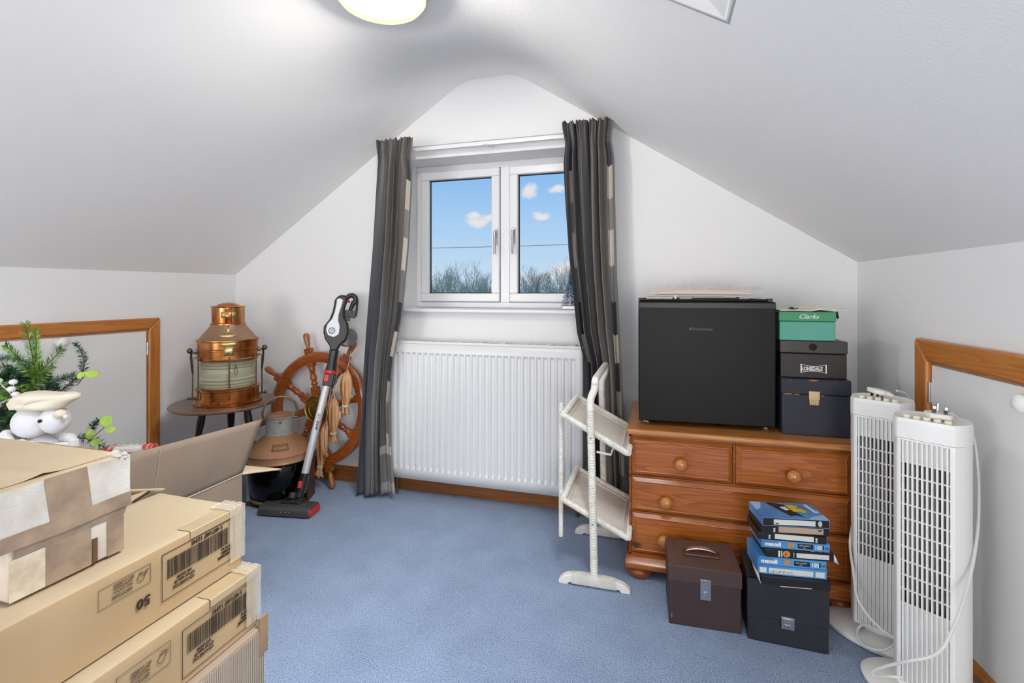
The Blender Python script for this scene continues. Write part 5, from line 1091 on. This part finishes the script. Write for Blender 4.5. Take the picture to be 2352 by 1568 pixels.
# christmas box
xb = thing('christmas_box', 'brown cardboard box of christmas greenery by the left eaves door', 'box', (-1.93, 1.34, 0))
mb = MB(); X0, X1, Y0, Y1, ZT = -2.24, -1.64, 1.118, 1.56, .50
mb.box(X1-th, X1, Y0, Y1, 0, .335); mb.box(X0, X0+th, Y0, Y1, 0, .34); mb.box(X0+th, X1-th, Y1-th, Y1, 0, .335); mb.box(X0+th, X1-th, Y0, Y0+th, 0, ZT); mb.box(X0+th, X1-th, Y0+th, Y1-th, .295, .302)
ob('carton', mb, M('russet_board', 'b06a34', .7, col2='a35f2d', nscale=5), xb, bevel=.001)
mb = MB(); mb.box(X0, X1, Y0-.003, Y0-.0005, .455, .5); ob('crease_band', mb, M('russet_board_light', 'b5733e', .7), xb)
rl = thing('tinsel_roll', 'clear wrapped red and white candy cane lying on the edge of the christmas box', 'decoration', (-1.73, 1.25, .44))
mb = MB(); mb.tube([(-1.80, 1.235, .452), (-1.66, 1.275, .460)], .011, 12); ob('white_cane', mb, M('cane_white', 'e9e4df', .4), rl)
mb = MB(); mb.tube([(-1.81, 1.232, .4515), (-1.785, 1.239, .453)], .012, 12); mb.tube([(-1.69, 1.266, .462), (-1.655, 1.276, .464)], .0122, 12); ob('red_band', mb, m_vr, rl)
mb = MB(); mb.grid(lambda u, v: (-1.80+.15*u, 1.236+.04*u+(.014+.003*math.sin(u*60))*math.cos(2*PI*v), .455+.006*u+(.014+.004*math.sin(u*43+2))*math.sin(2*PI*v)), 40, 10); ob('film', mb, m_film, rl)
mb = MB(); mb.box(-1.76, -1.65, 1.20, 1.33, .303, .436) ; tag(ob('gift_box', mb, M('pale_gift_box', 'd8cfc2', .6), None, bevel=.003), 'pale flat box under the wrapped candy cane in the christmas box', 'box')

# greenery
m_g1 = M('spruce_bright', '5c8f2e', .55, col2='86b04a', nscale=40, contrast=(.4, .6)); m_g2 = M('garland_dark', '1f4a30', .6, col2='3d6f4c', nscale=30); m_g3 = M('frosted_green', '4e7a66', .6, col2='a9bfae', nscale=30, contrast=(.4, .65)); m_twig = M('twig_brown', '4a3522', .8); m_berry = M('white_berry', 'f0eef2', .45)
gb = thing('christmas_greenery', 'bunch of artificial spruce sprays and garlands with white berries in the box', 'greenery', (-2.10, 1.24, .303))
S_ = .0016
def G(px, py, d=0): # position in the bunch: right / up / back, metres
    return Vector((-2.118, 1.195, .690))+Rr*((px-85)*S_)+Cc*d+Vector((0, 0, -(py-880)*S_))
def spray(name, p0, p1, bow, ln_, nn_, m, wid=.0016, flat=True, seed=1, parent=gb, curl=None):
    nn_ = int(nn_*2.5); wid = wid*.95; rnd = random.Random(seed); mid = (p0+p1)/2+bow; path = bz([p0, mid, p1] if curl is None else [p0]+curl+[p1], 10); mb = MB(); mb.k = 0; mb.tube(path, [.0022*(1-.6*i/len(path)) for i in range(len(path))], 5); mb.k = 1
    for k in range(nn_):
        f = k/(nn_-1)*(len(path)-1.001); i = int(f); p = path[i].lerp(path[i+1], f-i); d = (path[i+1]-path[i]).normalized()
        side = d.cross(Cc).normalized() if flat else None
        for s_ in (-1, 1):
            if flat: a = rnd.uniform(-.5, .5); dirn = (side*s_*math.cos(a)+Cc*math.sin(a)*.8+d*rnd.uniform(.45, .8)).normalized()
            else: a = rnd.uniform(0, 2*PI); o_ = d.orthogonal().normalized(); dirn = (o_*math.cos(a)+d.cross(o_)*math.sin(a)+d*rnd.uniform(.2, .7)).normalized()
            L2 = ln_*rnd.uniform(.75, 1.1)*(1-.35*(k/nn_)**3); w2 = dirn.cross(Vector((rnd.random(), rnd.random(), rnd.random()))).normalized()*wid
            q = p+dirn*L2*.5+Vector((0, 0, .001)); mb.add([p-w2*.5, p+w2*.5, q+w2, p+dirn*L2, q-w2], [(0, 1, 2, 3, 4)])
    return ob(name, mb, [m_twig, m], parent, smooth=80)
spray('spruce_spray', G(90, 880), G(66, 758), Rr*.004, .034, 30, m_g1, .0022, seed=1)
spray('spruce_spray', G(90, 880, -.01), G(95, 770, -.01), Rr*.008, .028, 26, m_g1, .0022, seed=2)
spray('spruce_spray', G(88, 885), G(22, 806), Vector((0, 0, .012)), .030, 26, m_g1, .0022, seed=3)
spray('spruce_spray', G(92, 870, -.02), G(160, 812, -.02), Vector((0, 0, -.012)), .032, 28, m_g1, .0022, seed=4)
spray('spruce_spray', G(88, 905, -.03), G(146, 850, -.03), Vector((0, 0, -.006)), .028, 24, m_g1, .0022, seed=5)
spray('spruce_spray', G(72, 930, -.04), G(92, 890, -.06), Rr*.01, .024, 16, m_g1, .002, flat=False, seed=6)
spray('spruce_spray', G(72, 925, -.04), G(50, 905, -.06), Rr*.0, .024, 16, m_g1, .002, flat=False, seed=61)
spray('spruce_spray', G(80, 985, -.04), G(86, 940, -.05), Rr*.0, .026, 18, m_g1, .002, flat=False, seed=62)
for i, (a, c_, ll, m) in enumerate((((-5, 838), (90, 850), .026, m_g3), ((-8, 880), (70, 880), .030, m_g2), ((60, 850), (130, 900), .028, m_g2), ((-10, 930), (80, 915), .030, m_g2), ((-5, 960), (90, 955), .030, m_g3), ((10, 1000), (90, 985), .030, m_g2), ((-10, 990), (50, 1005), .032, m_g3), ((60, 1010), (110, 900), .030, m_g2), ((30, 1000), (60, 870), .028, m_g2), ((110, 900), (170, 875), .026, m_g3), ((100, 990), (70, 900), .030, m_g2), ((120, 910), (80, 860), .028, m_g2), ((0, 905), (40, 860), .026, m_g2), ((60, 960), (20, 900), .03, m_g1), ((40, 1010), (100, 1005), .03, m_g2), ((0, 1010), (60, 940), .03, m_g1))):
    spray('garland', G(*a, .01+.01*(i % 3)), G(*c_, .012*(i % 2)), Vector((0, 0, .01)), ll, 46, m, .0016, flat=False, seed=20+i)
_g = random.Random(77)
for i in range(26):
    a = (_g.uniform(-45, 60), _g.uniform(835, 1000)); c_ = (_g.uniform(20, 120), _g.uniform(870, 1010))
    spray('garland', G(*a, _g.uniform(-.01, .05)), G(*c_, _g.uniform(0, .04)), Vector((0, 0, _g.uniform(-.01, .02))), _g.uniform(.024, .036), 34, (m_g2, m_g3, m_g2, m_g2, m_g1)[i % 5], .0015, flat=False, seed=100+i)
for i in range(5): spray('garland', Vector((-2.13+.03*i, 1.22, .305)), G(30+i*18, 1000, .02), Rr*.01, .03, 30, m_g2, .0015, flat=False, seed=140+i)
spray('garland', G(120, 925, .01), G(180, 802, .0), Rr*0, .024, 70, m_g2, .0014, flat=False, seed=50, curl=[G(160, 895), G(192, 868), G(196, 835)])
spray('garland', G(180, 1010, .0), G(245, 1035, .0), Vector((0, 0, .01)), .030, 26, m_g3, .0014, flat=False, seed=51)
spray('garland', G(200, 1000, .02), G(216, 975, .02), Vector((0, 0, .0)), .022, 20, m_g2, .0014, flat=False, seed=52)
for i, (x, y, r) in enumerate(((55, 877, .0135), (88, 879, .012), (84, 894, .0125), (93, 905, .0118), (103, 936, .0115), (8, 945, .014))):
    p = G(x, y, -.075); mb = MB(); mb.ball(p, r, 16, 10, (1, 1, .78)); ob('berry', mb, m_berry, gb, smooth=80)
    mb = MB(); mb.tube([p, G(75, 915, -.05) if i != 4 else G(80, 945, -.04)], .0016, 5); ob('berry_stem', mb, m_berry, gb)
pc = G(84, 995, -.035); mb = MB(); rnd = random.Random(9)
for k in range(54):
    a = k*2.4; h = k/54; r = .030*math.sin(PI*(.12+.8*h))
    mb.ball(pc+Vector((r*math.cos(a), r*math.sin(a)*.8, (h-.5)*.078)), .0085, 6, 4, (1, 1, .5))
ob('pine_cone', mb, M('cone_brown', '33241c', .8), gb)
mb = MB()
for k in range(34):
    a = k*2.4+.2; h = k/34; r = .036*math.sin(PI*(.12+.8*h)); mb.ball(pc+Vector((r*math.cos(a), r*math.sin(a)*.8, (h-.5)*.078+.004)), .0038+.002*rnd.random(), 6, 4)
ob('snow_bead', mb, m_berry, gb)
m_leaf = M('lime_leaf', '9cc04a', .5, col2='b6d268', nscale=20)
def leafsprig(label, base, tips, stem):
    f = thing('leaf_sprig', label, 'leaves', base, 0); mb = MB(); mb.tube(bz(stem, 5), .0013, 5); ob('stem', mb, m_twig, f)
    for c_, rr, nrm_, l_ in tips:
        q = Vector(nrm_).to_track_quat('Z', 'Y').to_matrix().to_4x4(); mb = MB(Matrix.Translation(c_) @ q)
        mb.grid(lambda u, v: (rr*v*math.cos(2*PI*u)*(l_ if math.cos(2*PI*u) > 0 else 1), rr*v*math.sin(2*PI*u)*(1-.25*max(0, math.cos(2*PI*u))), .15*rr*v*v+.1*rr*v*math.cos(4*PI*u)), 22, 5, closed=True); ob('leaf', mb, m_leaf, f, solid=.0006, smooth=80)
g = lambda x, y, d=-.02: G(x, y, d)
tc_ = lambda a, b_: tuple(-Cc*1.0+Rr*a+Vector((0, 0, b_)))
leafsprig('lime leaf sprig rising behind the plush hat', g(192, 892), [(g(201, 871), .013, tc_(-.2, .5), 1.3), (g(214, 869), .012, tc_(.3, .4), 1.2), (g(224, 868), .016, tc_(.5, .9), 1.5)], [g(192, 893), g(202, 881), g(209, 872)])
leafsprig('lime leaf sprig at the right of the plush toy', g(213, 1012), [(g(258, 971), .021, tc_(.1, .2), 1.05), (g(265, 990), .012, tc_(.5, .1), 1.5), (g(222, 1000), .019, tc_(-.2, .2), 1.1), (g(233, 1018), .014, tc_(.3, .6), 1.2)], [g(215, 1018), g(235, 1000), g(252, 985)])

# plush toy
m_pl = M('white_plush', 'eeeef2', .95, bump=.9, bscale=350); m_hat = M('cream_felt', 'ece2cf', .9, bump=.3, bscale=500); m_fur = M('white_fur', 'f2f2f5', 1.0, bump=1, bscale=130)
pl = thing('plush_toy', 'white plush bird toy with flat cream pointed hat sitting in the christmas box', 'toy', tuple(G(150, 1030, -.10)))
g = lambda x, y, d=-.10: G(x, y, d)
mb = MB(); mb.ball(g(143, 960), .062, 24, 16, (1.0, .8, .85)); mb.ball(g(192, 955), .048, 22, 14, (.95, .85, .95)); o = ob('head', mb, m_pl, pl, smooth=80)
mb = MB(); mb.ball(g(217, 938, -.125), .0165, 16, 10, (1.3, 1, .85)); mb.ball(g(231, 944, -.13), .008, 12, 8); ob('beak', mb, m_hat, pl, smooth=80)
mb = MB(); mb.ball(g(184, 951, -.142), .0058, 12, 8); ob('eye', mb, m_black, pl, smooth=80)
mb = MB(); mb.ball(g(150, 1060, -.085), .075, 24, 16, (1.15, .85, 1.55)); ob('body', mb, m_pl, pl, smooth=80)
mb = MB(); rnd = random.Random(12)
for k in range(46):
    a = 2*PI*k/46; mb.ball(g(160+62*math.cos(a), 1000+12*math.cos(a)+3*math.sin(a*5), -.10+.058*math.sin(a)), .015+.006*rnd.random(), 8, 6)
mb.ball(g(205, 1020, -.13), .035, 10, 8, (1.3, .9, .8))
ob('scarf', mb, m_fur, pl, smooth=80)
# hat: a flat pillow outline drawn right/up with thickness
outl = [(106, 918), (118, 904), (140, 896), (165, 893), (195, 895), (225, 896), (240, 895), (253, 899), (252, 906), (238, 914), (222, 925), (208, 931), (185, 933), (160, 933), (135, 930), (114, 931)]
def hat(u, v):
    i = u*len(outl); a = outl[int(i) % len(outl)]; b_ = outl[(int(i)+1) % len(outl)]; f = i-int(i); x = a[0]+(b_[0]-a[0])*f; y = a[1]+(b_[1]-a[1])*f
    cx, cy = 165, 915; r = math.sin(v*PI); s_ = r**.6; dz = math.cos(v*PI)
    return g(cx+(x-cx)*s_, cy+(y-cy)*s_, -.115+dz*.050*(1-.25*abs(x-cx)/80))
mb = MB(); mb.grid(hat, 48, 16, closed=True); ob('hat', mb, m_hat, pl, smooth=80)
mb = MB(); mb.tube([hat(i/48, .5) for i in range(49)], .0022, 6); ob('hat_seam', mb, M('seam_tan', 'd6c4a4', .9), pl)

# ------------------------------------------------------------------ tinsel tree on the sill
tt = thing('tinsel_tree', 'small silver tinsel christmas tree on the window sill behind the right curtain', 'ornament', (-.388, 2.31, .912))
mb = MB(); mb.box(-.426, -.350, 2.285, 2.335, .912, .932); ob('base', mb, M('glitter_block', 'cfd2d6', .2, .6, 'f4f4f4', 150), tt, bevel=.004)
mb = MB(); rnd = random.Random(2)
mb.tube([(-.388, 2.31, .93), (-.388, 2.31, 1.11)], .004, 6)
for k in range(900):
    h = rnd.random(); r = .045*(1-h)+.004; a = rnd.uniform(0, 2*PI); z_ = .935+.175*h; p = Vector((-.388, 2.31, z_+.006)); q = Vector((-.388+r*math.cos(a), 2.31+r*math.sin(a), z_-.006)); w_ = Vector((-math.sin(a), math.cos(a), rnd.uniform(-.5, .5)))*.0011
    mb.add([p.lerp(q, .3)-w_, p.lerp(q, .3)+w_, q+w_, q-w_], [(0, 1, 2, 3)])
ob('tinsel', mb, M('silver_tinsel', '9aa4b4', .2, .9, 'dfe4ea', 90), tt)

# ------------------------------------------------------------------ outdoors
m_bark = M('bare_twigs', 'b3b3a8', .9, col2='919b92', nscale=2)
def tree_mesh(seed, H):
    rnd = random.Random(seed); mb = MB()
    def br(p, d, L_, r, lev):
        n = 4; pts = [p]; q = p; dd = d
        for i in range(n): dd = (dd+Vector((rnd.uniform(-.16, .16), rnd.uniform(-.16, .16), .06))).normalized(); q = q+dd*L_/n; pts.append(q)
        mb.tube(pts, [r*(1-.55*i/n) for i in range(n+1)], 4 if lev < 2 else 3, cap=False)
        if lev < 4:
            for k in range((6, 5, 4, 4)[lev]):
                f = rnd.uniform(.35, 1) if lev else rnd.uniform(.3, 1); i = min(n-1, int(f*n)); s_ = pts[i].lerp(pts[i+1], f*n-i)
                a = rnd.uniform(0, 2*PI); o_ = dd.orthogonal().normalized(); sp_ = rnd.uniform(.35, .85); nd = (dd+(o_*math.cos(a)+dd.cross(o_)*math.sin(a))*sp_+Vector((0, 0, .25))).normalized()
                br(s_, nd, L_*rnd.uniform(.5, .72), r*.5, lev+1)
    br(Vector((0, 0, 0)), Vector((0, 0, 1)), H*.50, .10, 0)
    return mb
protos = []
for s_ in (1, 2, 3):
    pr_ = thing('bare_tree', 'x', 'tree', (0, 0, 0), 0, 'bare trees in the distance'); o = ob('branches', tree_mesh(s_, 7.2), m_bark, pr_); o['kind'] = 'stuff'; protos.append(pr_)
rnd = random.Random(5); used = set(); E_ = Vector((-.2816, .9595, 0)); 
spots = []
for i, px in enumerate([955, 972, 990, 1006, 1021, 1036, 1052, 1068, 1084, 1099, 1115, 1131, 1150, 1172, 1196, 1212, 1228, 1243, 1258, 1271, 1284, 1297, 1311, 1330, 1352]):
    d = 58+(i*7 % 5)*3; a = (px-1176)/1130; spots.append((Cc+Rr*a)*d)
for i, p in enumerate(spots):
    k = i % 3; loc = (p.x, p.y, -3.0-.35*((i*5) % 4)+ (.5 if 1250 < 955+i*16 else 0)); rz = rnd.uniform(0, 6)
    lab = 'bare leafless tree in the far tree line seen through the '+('left window pane' if i < 11 else 'right window pane' if i > 13 else 'window beside its middle post')
    if k not in used: used.add(k); r_ = protos[k]; r_.location = loc; r_.rotation_euler = (0, 0, rz); r_['label'] = lab; ROOT[r_.name] = Matrix.Translation(loc)
    else: dup(protos[k], loc, rz, lab)
mb = MB(); mb.box(-90, 60, 8, 160, -3.6, -3.5); ob('ground', mb, M('field_green', '5d7050', .95, col2='6f7a58', nscale=.3), kind='structure')
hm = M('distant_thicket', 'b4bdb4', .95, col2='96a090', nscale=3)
hg = thing('hedge', 'low blue-green thicket of undergrowth below the far bare trees', 'hedge', (-17, 58, -3.5)); mb = MB(); rnd = random.Random(8)
for k in range(26000):
    a = rnd.uniform(-.46, .38); d = rnd.uniform(56, 66); p = (Cc+Rr*a)*d; z_ = -3.2+rnd.random()**.9*(5.0+1.1*math.sin(a*95+1)+.8*math.sin(a*41)); L_ = rnd.uniform(.3, .9); dv = Vector((rnd.uniform(-.5, .5), rnd.uniform(-.3, .3), 1)).normalized()*L_; w_ = Rr*rnd.uniform(.012, .03)
    b0 = Vector((p.x, p.y, z_)); mb.add([b0-w_, b0+w_, b0+dv], [(0, 1, 2)])
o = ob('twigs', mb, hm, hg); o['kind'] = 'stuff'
cb = thing('overhead_cable', 'thin overhead cable crossing the sky outside the window', 'cable', (-6, 19, 2.8)); mb = MB(); mb.tube(bz([(-14.5, 16.6, 2.72), (-8.825, 18.25, 2.745), (-3.42, 19.84, 2.885), (2, 21.4, 3.05)], 8), .012, 5); ob('wire', mb, M('cable_grey', '8d949c', .7), cb)
